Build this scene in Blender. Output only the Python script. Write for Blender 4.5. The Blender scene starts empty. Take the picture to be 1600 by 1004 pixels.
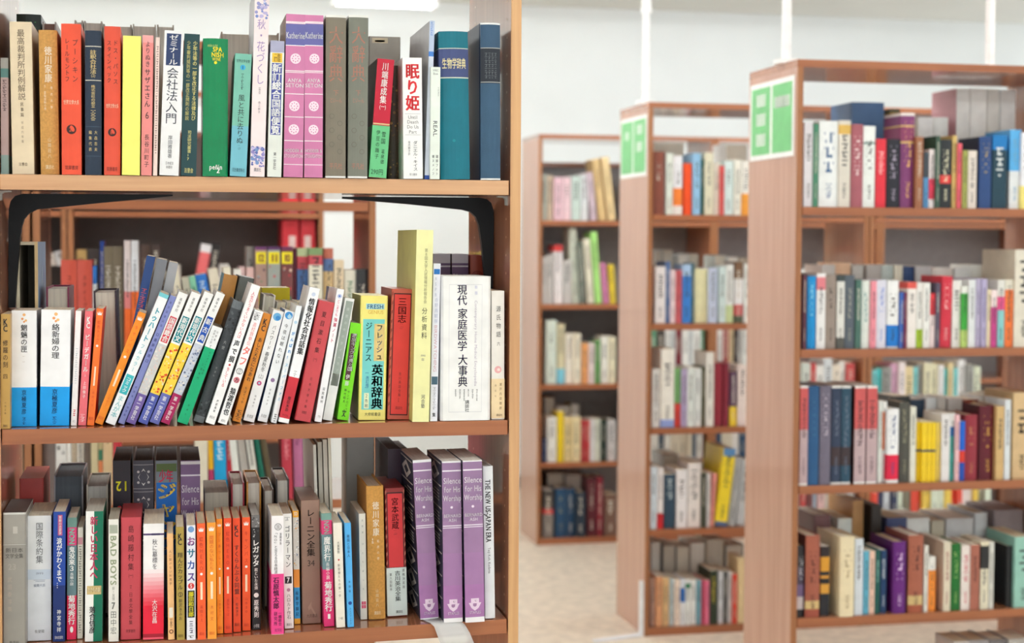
import bpy, math, random
import numpy as np
from mathutils import Matrix, Vector
random.seed(7)
S = bpy.context.scene
COL = S.collection

# ------------------------------------------------------------------ camera
F_PX, YAW, PITCH, ROLL = 2505.65, 0.2076, 0.0437, 0.0050
CAM = np.array([-0.5378, -2.457, 1.3687])
PPX, PPY = 793.04, 486.54
_F = np.array([math.sin(YAW)*math.cos(PITCH), math.cos(YAW)*math.cos(PITCH), -math.sin(PITCH)])
_R0 = np.array([math.cos(YAW), -math.sin(YAW), 0.0])
_U0 = np.cross(_R0, _F)
_R = _R0*math.cos(ROLL) + _U0*math.sin(ROLL)
_U = -_R0*math.sin(ROLL) + _U0*math.cos(ROLL)
cd = bpy.data.cameras.new('camera'); cam = bpy.data.objects.new('camera', cd); COL.objects.link(cam)
cam.matrix_world = Matrix([[_R[i], _U[i], -_F[i], CAM[i]] for i in range(3)] + [[0, 0, 0, 1]])
cd.sensor_fit = 'HORIZONTAL'; cd.sensor_width = 36.0; cd.lens = F_PX*36/1600
cd.shift_x = (800-PPX)/1600; cd.shift_y = -(502-PPY)/1600
cd.dof.use_dof = True; cd.dof.focus_distance = 2.50; cd.dof.aperture_fstop = 4.2
cd.clip_start = 0.05
S.camera = cam

# ------------------------------------------------------------------ world, exposure
w = bpy.data.worlds.new('world'); S.world = w; w.use_nodes = True
w.node_tree.nodes['Background'].inputs[0].default_value = (0.90, 0.965, 1.0, 1)
w.node_tree.nodes['Background'].inputs[1].default_value = 1.15
S.view_settings.view_transform = 'Standard'; S.view_settings.look = 'None'
S.view_settings.exposure = 0.2; S.view_settings.gamma = 1.0; S.view_settings.use_curve_mapping = False
S.cycles.use_denoising = True
S.cycles.max_bounces = 8; S.cycles.diffuse_bounces = 5

LAMP_GLOW, LAMP_GLOW_MID, LAMP_GLOW_BACK = 20.0, 34.0, 14.0
LAMPS = [(u, v) for v in (-3.3, -1.2, 0.85, 2.3, 3.6, 4.75) for u in (-2.2, 0.1, 2.3)]
CEIL, WALL_V = 2.66, 6.2

# ------------------------------------------------------------------ helpers
def lin(c):
    out = []
    for x in c[:3]:
        x = x/255.0
        out.append(x/12.92 if x <= 0.04045 else ((x+0.055)/1.055)**2.4)
    return out
_mats = {}
def mat(c, rough=0.45, kind='plain', spec=0.4):
    key = (tuple(c), rough, kind)
    if key in _mats: return _mats[key]
    m = bpy.data.materials.new('surface'); m.use_nodes = True
    nt = m.node_tree; b = nt.nodes['Principled BSDF']
    base = lin(c)
    b.inputs['Roughness'].default_value = rough
    b.inputs['Specular IOR Level'].default_value = spec
    tc = nt.nodes.new('ShaderNodeTexCoord')
    mp = nt.nodes.new('ShaderNodeMapping'); nt.links.new(tc.outputs['Object'], mp.inputs[0])
    nz = nt.nodes.new('ShaderNodeTexNoise'); nt.links.new(mp.outputs[0], nz.inputs[0])
    rp = nt.nodes.new('ShaderNodeValToRGB'); nt.links.new(nz.outputs[0], rp.inputs[0])
    amp = 0.06; nz.inputs['Scale'].default_value = 30
    if kind == 'pages': mp.inputs['Scale'].default_value = (1800, 3, 3); nz.inputs['Scale'].default_value = 1; amp = 0.16
    if kind == 'pagesy': mp.inputs['Scale'].default_value = (60, 4, 2); nz.inputs['Scale'].default_value = 4; amp = 0.10
    if kind == 'cloth': nz.inputs['Scale'].default_value = 300; amp = 0.12
    if kind == 'speck': nz.inputs['Scale'].default_value = 22; nz.inputs['Detail'].default_value = 6; amp = 0.16
    if kind == 'wall': nz.inputs['Scale'].default_value = 3; amp = 0.02
    rp.color_ramp.elements[0].position = 0.3; rp.color_ramp.elements[1].position = 0.7
    rp.color_ramp.elements[0].color = [x*(1-amp) for x in base]+[1]
    rp.color_ramp.elements[1].color = [min(1, x*(1+amp)) for x in base]+[1]
    nt.links.new(rp.outputs[0], b.inputs['Base Color'])
    _mats[key] = m
    return m
def wood(axis, c1, c2, rough=0.3, coat=0.5):
    key = ('wood', axis, c1, c2)
    if key in _mats: return _mats[key]
    m = bpy.data.materials.new('wood'); m.use_nodes = True
    nt = m.node_tree; b = nt.nodes['Principled BSDF']
    tc = nt.nodes.new('ShaderNodeTexCoord'); mp = nt.nodes.new('ShaderNodeMapping')
    nt.links.new(tc.outputs['Object'], mp.inputs[0])
    sc = [38, 38, 38]; sc['xyz'.index(axis)] = 1.3; mp.inputs['Scale'].default_value = sc
    nz = nt.nodes.new('ShaderNodeTexNoise'); nz.inputs['Scale'].default_value = 1.6; nz.inputs['Detail'].default_value = 5
    nz.inputs['Distortion'].default_value = 0.6
    nt.links.new(mp.outputs[0], nz.inputs[0])
    rp = nt.nodes.new('ShaderNodeValToRGB'); nt.links.new(nz.outputs[0], rp.inputs[0])
    e = rp.color_ramp.elements
    e[0].position = 0.3; e[1].position = 0.68
    e[0].color = lin(c1)+[1]; e[1].color = lin(c2)+[1]
    nt.links.new(rp.outputs[0], b.inputs['Base Color'])
    b.inputs['Roughness'].default_value = rough
    b.inputs['Coat Weight'].default_value = coat; b.inputs['Coat Roughness'].default_value = 0.08
    _mats[key] = m
    return m
W1, W2 = (160, 96, 62), (186, 122, 84)
wood_v = wood('z', W1, W2, .3, .9); wood_h = wood('x', W1, W2, .25, .9)
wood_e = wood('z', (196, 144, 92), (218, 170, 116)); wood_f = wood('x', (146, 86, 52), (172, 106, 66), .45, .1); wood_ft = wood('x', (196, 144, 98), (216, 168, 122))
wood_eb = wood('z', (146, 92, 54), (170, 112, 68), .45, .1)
wood_panel = wood('z', (176, 128, 104), (196, 150, 126), 0.35)

class MB:
    """collects faces for ONE mesh"""
    def __init__(s): s.v = []; s.f = []; s.m = []; s.mats = []
    def slot(s, m):
        if m not in s.mats: s.mats.append(m)
        return s.mats.index(m)
    def face(s, pts, m):
        n = len(s.v); s.v.extend(tuple(p) for p in pts); s.f.append(tuple(range(n, n+len(pts)))); s.m.append(s.slot(m))
    def add(s, verts, faces, m):
        n = len(s.v); s.v.extend(tuple(p) for p in verts); k = s.slot(m)
        for f in faces: s.f.append(tuple(i+n for i in f)); s.m.append(k)
    def box(s, x0, x1, y0, y1, z0, z1, m, fm=None):
        V = [(x0,y0,z0),(x1,y0,z0),(x1,y1,z0),(x0,y1,z0),(x0,y0,z1),(x1,y0,z1),(x1,y1,z1),(x0,y1,z1)]
        Fs = {'bot':(0,3,2,1),'top':(4,5,6,7),'front':(0,1,5,4),'right':(1,2,6,5),'back':(2,3,7,6),'left':(3,0,4,7)}
        n = len(s.v); s.v.extend(V)
        for k, f in Fs.items():
            s.f.append(tuple(i+n for i in f)); s.m.append(s.slot((fm or {}).get(k, m)))
    def bbox(s, x0, x1, y0, y1, z0, z1, m, fm=None, r=0.001):
        """box with chamfered edges along its front"""
        fm = fm or {}
        V = []
        for z in (z0, z1):
            V += [(x0,y1,z),(x0,y0+r,z),(x0+r,y0,z),(x1-r,y0,z),(x1,y0+r,z),(x1,y1,z)]
        n = len(s.v); s.v.extend(V)
        names = ['left', 'front', 'front', 'front', 'right', 'back']
        for i in range(6):
            j = (i+1) % 6
            s.f.append((n+i, n+j, n+6+j, n+6+i)); s.m.append(s.slot(fm.get(names[i], m)))
        s.f.append(tuple(n+i for i in range(5, -1, -1))); s.m.append(s.slot(fm.get('bot', m)))
        s.f.append(tuple(n+6+i for i in range(6))); s.m.append(s.slot(fm.get('top', m)))
    def cyl(s, p0, p1, r, m, n=14, r1=None):
        p0, p1 = Vector(p0), Vector(p1); d = (p1-p0).normalized(); r1 = r if r1 is None else r1
        a = d.orthogonal().normalized(); b = d.cross(a)
        V = [p0+(a*math.cos(t)+b*math.sin(t))*r for t in [2*math.pi*i/n for i in range(n)]]
        V += [p1+(a*math.cos(t)+b*math.sin(t))*r1 for t in [2*math.pi*i/n for i in range(n)]]
        Fc = [(i, (i+1) % n, n+(i+1) % n, n+i) for i in range(n)] + [tuple(range(n-1, -1, -1)), tuple(range(n, 2*n))]
        s.add(V, Fc, m)
    def prism(s, pts, y0, y1, m):
        """polygon in the x-z plane given thickness along y"""
        n = len(pts); V = [(x, y0, z) for x, z in pts] + [(x, y1, z) for x, z in pts]
        s.add(V, [tuple(range(n)), tuple(range(2*n-1, n-1, -1))] + [(i, n+i, n+(i+1) % n, (i+1) % n) for i in range(n)], m)
    def merge(s, o):
        n = len(s.v); s.v.extend(o.v)
        for f, m in zip(o.f, o.m): s.f.append(tuple(i+n for i in f)); s.m.append(s.slot(o.mats[m]))
    def build(s, name, parent=None, smooth=False):
        me = bpy.data.meshes.new(name); me.from_pydata(s.v, [], s.f)
        for m in s.mats: me.materials.append(m)
        me.polygons.foreach_set('material_index', s.m)
        if smooth: me.polygons.foreach_set('use_smooth', [True]*len(s.f))
        o = bpy.data.objects.new(name, me); COL.objects.link(o)
        if parent: o.parent = parent
        return o
def tag(o, label=None, cat=None, group=None, kind=None):
    if label: o['label'] = label
    if cat: o['category'] = cat
    if group: o['group'] = group
    if kind: o['kind'] = kind
    return o
def empty(name, loc, ry=0.0, rz=0.0):
    o = bpy.data.objects.new(name, None); COL.objects.link(o)
    o.location = loc; o.rotation_euler = (0, ry, rz); o.empty_display_size = 0.02
    return o
def ray(px, py):
    d = _F + _R*(px-PPX)/F_PX + _U*(PPY-py)/F_PX
    return d
def at_v(px, py, v):
    """the point of the vertical plane y = v seen at a pixel of the photograph"""
    d = ray(px, py); t = (v-CAM[1])/d[1]
    p = CAM + d*t
    return float(p[0]), float(p[2])
def at_z(px, py, z):
    d = ray(px, py); t = (z-CAM[2])/d[2]; p = CAM+d*t
    return float(p[0]), float(p[1])

# ------------------------------------------------------------------ lettering
_gl = {}
def glyph(ch, bold):
    k = (ch, bold)
    if k in _gl: return _gl[k]
    cu = bpy.data.curves.new('g', 'FONT'); cu.body = ch; cu.resolution_u = 2
    o = bpy.data.objects.new('g', cu); COL.objects.link(o)
    bpy.context.view_layer.update()
    ev = o.evaluated_get(bpy.context.evaluated_depsgraph_get()); me = ev.to_mesh()
    V = np.array([v.co[:2] for v in me.vertices]).reshape(-1, 2); Fc = [tuple(p.vertices) for p in me.polygons]
    ev.to_mesh_clear(); bpy.data.objects.remove(o); bpy.data.curves.remove(cu)
    if len(V) and bold:
        sh = {1: [(-.013, 0), (.013, 0), (0, .008)], 2: [(-.03, -.012), (.03, -.012), (-.03, .014), (.03, .014), (0, 0)]}[bold]
        n = len(V); V0, F0 = V, Fc
        V = np.concatenate([V0+np.array(q) for q in sh]); Fc = [tuple(i+n*k for i in f) for k in range(len(sh)) for f in F0]
    _gl[k] = (V, Fc)
    return _gl[k]
ROT = set('ー〜―…()（）「」『』〔〕[]【】-–')
class Deco:
    """draws on a spine: X across (metres from centre), Z up from the foot, laid on the spine's curve"""
    def __init__(s, ys): s.mb = MB(); s.ys = ys; s.lay = 0
    def put(s, V, Fc, c, lift=None):
        m = mat(c, 0.5)
        l = 0.00025 if lift is None else lift
        s.mb.add([(x, s.ys(x)-l, z) for x, z in V], Fc, m)
    def rect(s, x0, x1, z0, z1, c, lift=0.00012):
        n = 8; V = []; Fc = []
        for i in range(n+1):
            x = x0+(x1-x0)*i/n; V += [(x, z0), (x, z1)]
        for i in range(n): Fc.append((2*i, 2*i+2, 2*i+3, 2*i+1))
        s.put(V, Fc, c, lift)
    def disc(s, x, z, r, c, lift=0.0002, n=20, r0=0.0):
        if r0:
            V = []; Fc = []
            for i in range(n):
                t = 2*math.pi*i/n; V += [(x+r*math.cos(t), z+r*math.sin(t)), (x+r0*math.cos(t), z+r0*math.sin(t))]
            for i in range(n):
                j = (i+1) % n; Fc.append((2*i, 2*j, 2*j+1, 2*i+1))
        else:
            V = [(x+r*math.cos(2*math.pi*i/n), z+r*math.sin(2*math.pi*i/n)) for i in range(n)]; Fc = [tuple(range(n))]
        s.put(V, Fc, c, lift)
    def poly(s, P, c, lift=0.0002): s.put(P, [tuple(range(len(P)))], c, lift)
    def char(s, ch, cx, cz, sx, sz, c, bold=0, rot=False, lift=0.0003):
        V, Fc = glyph(ch, bold)
        if not len(V): return
        V = V - np.array([0.5, 0.38])
        if rot: V = np.stack([V[:, 1], -V[:, 0]], 1)
        s.put([(cx+a*sx, cz+b*sz) for a, b in V], Fc, c, lift)
    def vert(s, text, x, z1, z0, size, c, bold=0, stretch=None):
        """upright column from z1 (top) down to z0"""
        n = len(text); step = (z1-z0)/n
        for i, ch in enumerate(text):
            if ch == ' ': continue
            sz = min(step*1.02, size*1.25) if stretch is None else stretch
            s.char(ch, x, z1-step*(i+0.5), size, sz, c, bold, ch in ROT)
    def line(s, text, x, z, width, height, c, bold=0, rot=False):
        """a horizontal line (or, turned, running down the spine) fitted to width and cap height"""
        adv = []; X = 0
        for ch in text:
            V, Fc = glyph(ch, bold)
            if len(V): a = max(V[:, 0].max()+0.05, 0.25)
            else: a = 0.28
            if ord(ch) > 0x2e80: a = 1.0
            adv.append(X); X += a
        k = width/X; kz = height/0.72
        for ch, a in zip(text, adv):
            V, Fc = glyph(ch, bold)
            if not len(V): continue
            P = [((a+q[0])*k-width/2, (q[1]-0.36)*kz) for q in V]
            if rot: P = [(b, -a_) for a_, b in P]
            s.put([(x+p[0], z+p[1]) for p in P], Fc, c, 0.0003)
    def marks(s, x, z1, z0, n, size, c):
        """strokes too small to read"""
        st = (z1-z0)/n
        for i in range(n):
            z = z1-st*(i+0.5); h = st*0.36; k = size*0.5
            j = random.random
            s.rect2(x-k, x+k, z+h*0.55, z+h, c); s.rect2(x-k*(0.3+0.6*j()), x+k*(0.2+0.7*j()), z-h, z-h*0.45, c)
            if j() > 0.35:
                q = x+k*(j()-0.5); s.rect2(q-k*0.22, q+k*0.22, z-h, z+h, c)
    def rect2(s, x0, x1, z0, z1, c): s.put([(x0, z0), (x1, z0), (x1, z1), (x0, z1)], [(0, 1, 2, 3)], c, 0.0003)

# ------------------------------------------------------------------ one book
PAGE = (236, 228, 208)
def ysfun(w, style):
    b = {'pb': 0.0006, 'hb': min(0.004, w*0.1), 'round': min(0.007, w*0.16), 'box': 0.0}[style]
    return (lambda x: b*(2*x/w)**2) if b else (lambda x: 0.0), b
def cover_mesh(w, h, d, style, bands, rough, lc=None, rc=None, kind='plain', topc=None):
    """bands: [(z0, z1, colour)] from foot to head. Returns cover MB, page MB"""
    mb, pg = MB(), MB()
    ys, b = ysfun(w, style)
    if style == 'box':
        r = 0.004 if w > 0.06 else min(0.0015, w*0.1)
        t = 0.0015
        for z0, z1, c in bands:
            m = mat(c, rough, kind)
            mb.bbox(-w/2, w/2, 0, d, z0, z1, m, {'left': mat(lc, rough, kind) if lc else m, 'right': mat(rc, rough, kind) if rc else m, 'top': mat(topc, rough, kind) if topc else m}, r)
        return mb, None
    t = 0.0006 if style == 'pb' else min(0.0024, w*0.18)
    n = 8
    out = [(-w/2, d), (-w/2, b+0.0075), (-w/2, b+0.003)] if style == 'pb' else [(-w/2, d), (-w/2, b+0.011), (-w/2+0.0012, b+0.0075), (-w/2, b+0.003)]
    nl = len(out)
    sp = [(-w/2+w*i/n, ys(-w/2+w*i/n)) for i in range(n+1)]
    out = out + sp + [(-x, y) for x, y in out[::-1]]
    tt = min(t, w*0.2)
    inn = [(max(-w/2+tt, min(w/2-tt, x)), max(y, b+tt) if (nl <= i < nl+n+1) else y) for i, (x, y) in enumerate(out)]
    N = len(out)
    for z0, z1, c in bands:
        m = mat(c, rough, kind); ml = mat(lc, rough, kind) if lc else m; mr = mat(rc, rough, kind) if rc else m
        for i in range(N-1):
            mm = ml if i < nl-1 else (mr if i >= nl+n+1 else m)
            (xa, ya), (xb, yb) = out[i], out[i+1]
            mb.face([(xa, ya, z0), (xb, yb, z0), (xb, yb, z1), (xa, ya, z1)], mm)
            (xa, ya), (xb, yb) = inn[i], inn[i+1]
            mb.face([(xb, yb, z0), (xa, ya, z0), (xa, ya, z1), (xb, yb, z1)], mm)
        for i in (0, N-1):
            mm = ml if i == 0 else mr
            mb.face([(out[i][0], d, z0), (inn[i][0], d, z0), (inn[i][0], d, z1), (out[i][0], d, z1)], mm)
    for z, c in ((0.0, bands[0][2]), (h, bands[-1][2])):
        m = mat(c, rough, kind)
        for i in range(N-1):
            P = [(out[i][0], out[i][1], z), (out[i+1][0], out[i+1][1], z), (inn[i+1][0], inn[i+1][1], z), (inn[i][0], inn[i][1], z)]
            mb.face(P if z == 0 else P[::-1], m)
    iz = 0.0004 if style == 'pb' else 0.003
    e = tt+0.00005
    return mb, (-w/2+e, w/2-e, b+tt+0.0001, d-(0.0005 if style == 'pb' else 0.004), iz, h-iz)
def make_book(name, label, cat, group, loc, w, h, d, ry=0.0, rz=0.0, style='pb', bands=None, color=(240, 240, 240),
              page=PAGE, lc=None, rc=None, rough=0.38, kind='plain', deco=None, single=False, obi=None, side=None, obideco=None, topc=None):
    """a book standing on its foot with the spine towards -y"""
    bands = bands or [(0, h, color)]
    mb, pg = cover_mesh(w, h, d, style, bands, rough, lc, rc, kind, topc)
    if single:
        if pg: mb.box(*pg, mat(page, 0.8, 'pagesy'))
        if deco:
            D = Deco(ysfun(w, style)[0]); deco(D, w, h)
            mb.merge(D.mb)
        o = mb.build(name); o.location = loc; o.rotation_euler = (0, ry, rz)
        return tag(o, label, cat, group)
    root = empty(name, loc, ry, rz)
    tag(root, label, cat, group)
    if deco:
        D = Deco(ysfun(w, style)[0]); deco(D, w, h); mb.merge(D.mb)
    mb.build('slipcase' if style == 'box' else 'cover', root)
    if pg:
        p = MB(); p.box(*pg, mat(page, 0.8, 'pagesy')); p.build('page_block', root)
    if obi:
        z0, z1, c = obi
        st2 = 'pb' if style == 'box' else style
        m2, _ = cover_mesh(w+0.0008, z1-z0, d*0.9, st2, [(0, z1-z0, c)], 0.4)
        if obideco:
            D = Deco(ysfun(w+0.0008, st2)[0]); obideco(D, w, z1-z0); m2.merge(D.mb)
        o = m2.build('paper_band', root); o.location = (0, -0.0008, z0)
    if side:
        side(root, w, h, d)
    return root

# ------------------------------------------------------------------ room
A2, V2, A3, V3, A4, V4 = 1.0704, 1.5116, 1.0701, 2.8438, 1.0773, 4.5469
DEP, TOP, T = 0.3565, 1.8482, 0.0167
SH = [1.4635, 1.0880, 0.7262, 0.3721]
def struct(name, mb): return tag(mb.build(name), None, None, None, 'structure')
UL, UR, VB = -4.6, 4.8, -5.2
wallm = mat((236, 239, 238), 0.7, 'wall')
m = MB(); m.box(UL, UR, VB, WALL_V+0.1, -0.1, 0, mat((222, 208, 190), 0.4, 'speck')); struct('floor', m)
m = MB(); m.box(UL, UR, WALL_V, WALL_V+0.1, 0, CEIL, wallm); struct('wall_back', m)
m = MB(); m.box(UL, UR, VB, WALL_V+0.1, CEIL, CEIL+0.1, mat((228, 226, 218), 0.8, 'wall')); struct('ceiling', m)
m = MB(); m.box(UL, UR, WALL_V-0.012, WALL_V, 0, 0.07, mat((170, 165, 158), 0.5)); struct('baseboard_back', m)
def emit(c, s):
    m = bpy.data.materials.new('lamp_glow'); m.use_nodes = True
    b = m.node_tree.nodes['Principled BSDF']; b.inputs['Emission Color'].default_value = (*c, 1); b.inputs['Emission Strength'].default_value = s
    return m
glow = emit((0.94, 0.985, 1.0), LAMP_GLOW); glow_m = emit((0.94, 0.985, 1.0), LAMP_GLOW_MID); glow_b = emit((0.94, 0.985, 1.0), LAMP_GLOW_BACK)
wm = mat((240, 240, 238), 0.4)
def lamp(u, v, z, hang, label, L=1.25):
    r = empty('ceiling_light', (u, v, z)); tag(r, label, 'ceiling light', 'fluorescent lights in the ceiling')
    mb = MB()
    mb.box(-L/2, L/2, -0.035, 0.035, 0.03, 0.06, wm); mb.build('housing', r)
    for x in (-L/2, L/2-0.02):
        e = MB(); e.box(x, x+0.02, -0.07, 0.07, 0.005, 0.06, wm); e.build('end_cap', r)
    for s in (-1, 1):
        t = MB(); t.cyl((-L/2+0.02, s*0.05, 0.028), (L/2-0.02, s*0.05, 0.028), 0.014, glow_b if v > 4.5 else (glow_m if v > 2 else glow), 10); t.build('tube', r)
    if hang:
        for s in (-1, 1):
            t = MB(); t.cyl((s*L*0.35, 0, 0.06), (s*L*0.35, 0, hang), 0.006, wm, 8); t.build('hanger_rod', r)
    return r
for i, (u, v) in enumerate(LAMPS):
    lamp(u, v, CEIL-0.06, 0, 'white twin tube fluorescent light fixed flush under the ceiling')
pu, pz = at_v(600, 13, 5.2)
lamp(pu, 5.2, pz, CEIL-pz, 'white twin tube fluorescent light hanging on rods above the near top shelf', 0.40*1.0+0.1)

# ------------------------------------------------------------------ bookcases
CASES = {}
def bookcase(key, u0, v0, W, shelves, label, back=None, top=TOP, tilt=None, glossy=True):
    r = empty('bookcase', (u0, v0, 0)); tag(r, label, 'bookcase', 'wooden library bookcases')
    for s, x in ((0, 0.0), (1, W-T)):
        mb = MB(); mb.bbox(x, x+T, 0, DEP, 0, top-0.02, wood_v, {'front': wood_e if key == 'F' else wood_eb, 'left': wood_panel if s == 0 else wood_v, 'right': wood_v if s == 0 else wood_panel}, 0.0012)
        mb.build('side_panel', r)
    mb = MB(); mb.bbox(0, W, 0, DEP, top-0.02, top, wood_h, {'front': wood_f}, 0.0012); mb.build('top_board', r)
    for i, z in enumerate(shelves):
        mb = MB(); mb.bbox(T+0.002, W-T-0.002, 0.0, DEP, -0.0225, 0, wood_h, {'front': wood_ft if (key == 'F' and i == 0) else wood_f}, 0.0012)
        o = mb.build('shelf_board', r); o.location = (0, 0.001, z)
        if tilt and tilt[0] == i: o.rotation_euler = (0, -math.atan(tilt[1]), 0); o.location = (0, 0.001, z)
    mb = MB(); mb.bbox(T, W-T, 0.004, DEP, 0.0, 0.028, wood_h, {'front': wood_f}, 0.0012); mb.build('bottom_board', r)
    if back:
        mb = MB(); mb.box(T, W-T, DEP-0.008, DEP-0.001, 0.03, back[1], mat(back[0], 0.6)); mb.build('back_panel', r)
        mb = MB(); mb.box(T, W-T, DEP-0.02, DEP-0.001, back[1], back[1]+0.02, wood_h); mb.build('back_rail', r)
    CASES[key] = r
    return r
FW = 0.80
# the lowest visible shelf of the near case sags to the left
zl = at_v(0, 1016.5, 0)[1]; zr = at_v(786, 967.3, 0)[1]
SL3 = (zr-zl)/(FW-2*T)
def z3(u): return zr + SL3*(u+T)
RW = 0.815
bookcase('F', -FW, 0, FW, [SH[0], SH[1], z3(-FW), SH[3]], 'brown wooden bookcase nearest the camera packed with paperbacks on three shelves', tilt=(2, SL3))
bookcase('R', A2, V2, RW, SH, 'large wooden bookcase across the aisle with a green double-column sign')
bookcase('S', A3, V3, RW, SH, 'middle wooden bookcase across the aisle with a green sign and white corner strip')
bookcase('T', A4, V4, RW+0.01, SH, 'farthest wooden bookcase across the aisle, without a sign', back=((150, 150, 150), 1.72))
B0 = -0.0369
bookcase('B', B0-RW-0.005, V2, RW+0.005, SH, 'wooden bookcase directly behind the near one, seen through its open shelves')
bookcase('C', -0.0412-RW, V3, RW, SH, 'wooden bookcase with a dark back panel seen two rows behind the near one', back=((122, 116, 112), 1.72))
bookcase('B2', B0-2*RW-0.012, V2, RW, SH, 'wooden bookcase joined to the far end of the one behind the near one')
bookcase('C2', -0.0412-2*RW-0.004, V3, RW, SH, 'dark wooden bookcase beside the dark-backed one, two rows behind the near one', back=((70, 64, 60), 1.72))
bookcase('S2', A3+RW+0.004, V3, RW, SH, 'wooden bookcase joined to the middle one, seen through the large signed bookcase')
bookcase('T2', A4+RW+0.014, V4, RW, SH, 'wooden bookcase joined to the farthest one, seen through the middle bookcase', back=((150, 150, 150), 1.72))
bookcase('T3', A4+2*RW+0.018, V4, RW, SH, 'wooden bookcase at the far end of the back row, seen through the signed one', back=((150, 150, 150), 1.72))

F = CASES['F']
# steel bookend arms under the near case's top shelf
def px_poly(P, v): return [(at_v(x, y, v)[0]+FW, at_v(x, y, v)[1]) for x, y in P]
blackm = mat((15, 16, 18), 0.4, 'plain', 0.25)
for P in ([(535, 307.2), (640, 307.6), (748, 308.5), (760, 311), (767, 317), (770.5, 328), (771, 345), (769, 470), (760, 470), (757, 430), (752, 380), (748, 352), (743, 339), (735, 331), (722, 327.5), (640, 319), (535, 310.2)],
          [(270, 306.3), (270, 303.8), (150, 303), (36, 302.5), (24, 306), (17, 314), (14, 326), (13.5, 345), (13.5, 480), (24, 480), (27, 430), (31, 380), (34, 355), (38, 342), (46, 333), (58, 327), (150, 317.5)]):
    mb = MB(); mb.prism(px_poly(P, 0.13)[::-1], 0.126, 0.140, blackm); mb.build('bookend_arm', F)
for s in (0, 1):
    mb = MB(); x = T if s == 0 else FW-T; k = 1 if s == 0 else -1
    st = mat((176, 176, 170), 0.3)
    z = SH[0]-0.0225
    P = [(x, z-0.001), (x+k*0.016, z-0.001), (x+k*0.016, z-0.003), (x+k*0.006, z-0.0035), (x+k*0.003, z-0.006), (x+k*0.0025, z-0.015), (x, z-0.016)]
    mb.prism(P, 0.02, 0.032, st); mb.build('shelf_clip', F)
for s in (0, 1):
    mb = MB(); x = T+0.0003 if s == 0 else FW-T-0.0003
    for yy in (0.03, 0.30):
        for k in range(58):
            z = 0.15+k*0.0285
            mb.add([(x, yy+0.0022*math.cos(t), z+0.0022*math.sin(t)) for t in [i*math.pi/4 for i in range(8)]], [tuple(range(8))], mat((226, 196, 160), 0.5))
    mb.build('pin_hole_rows', F)

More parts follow.
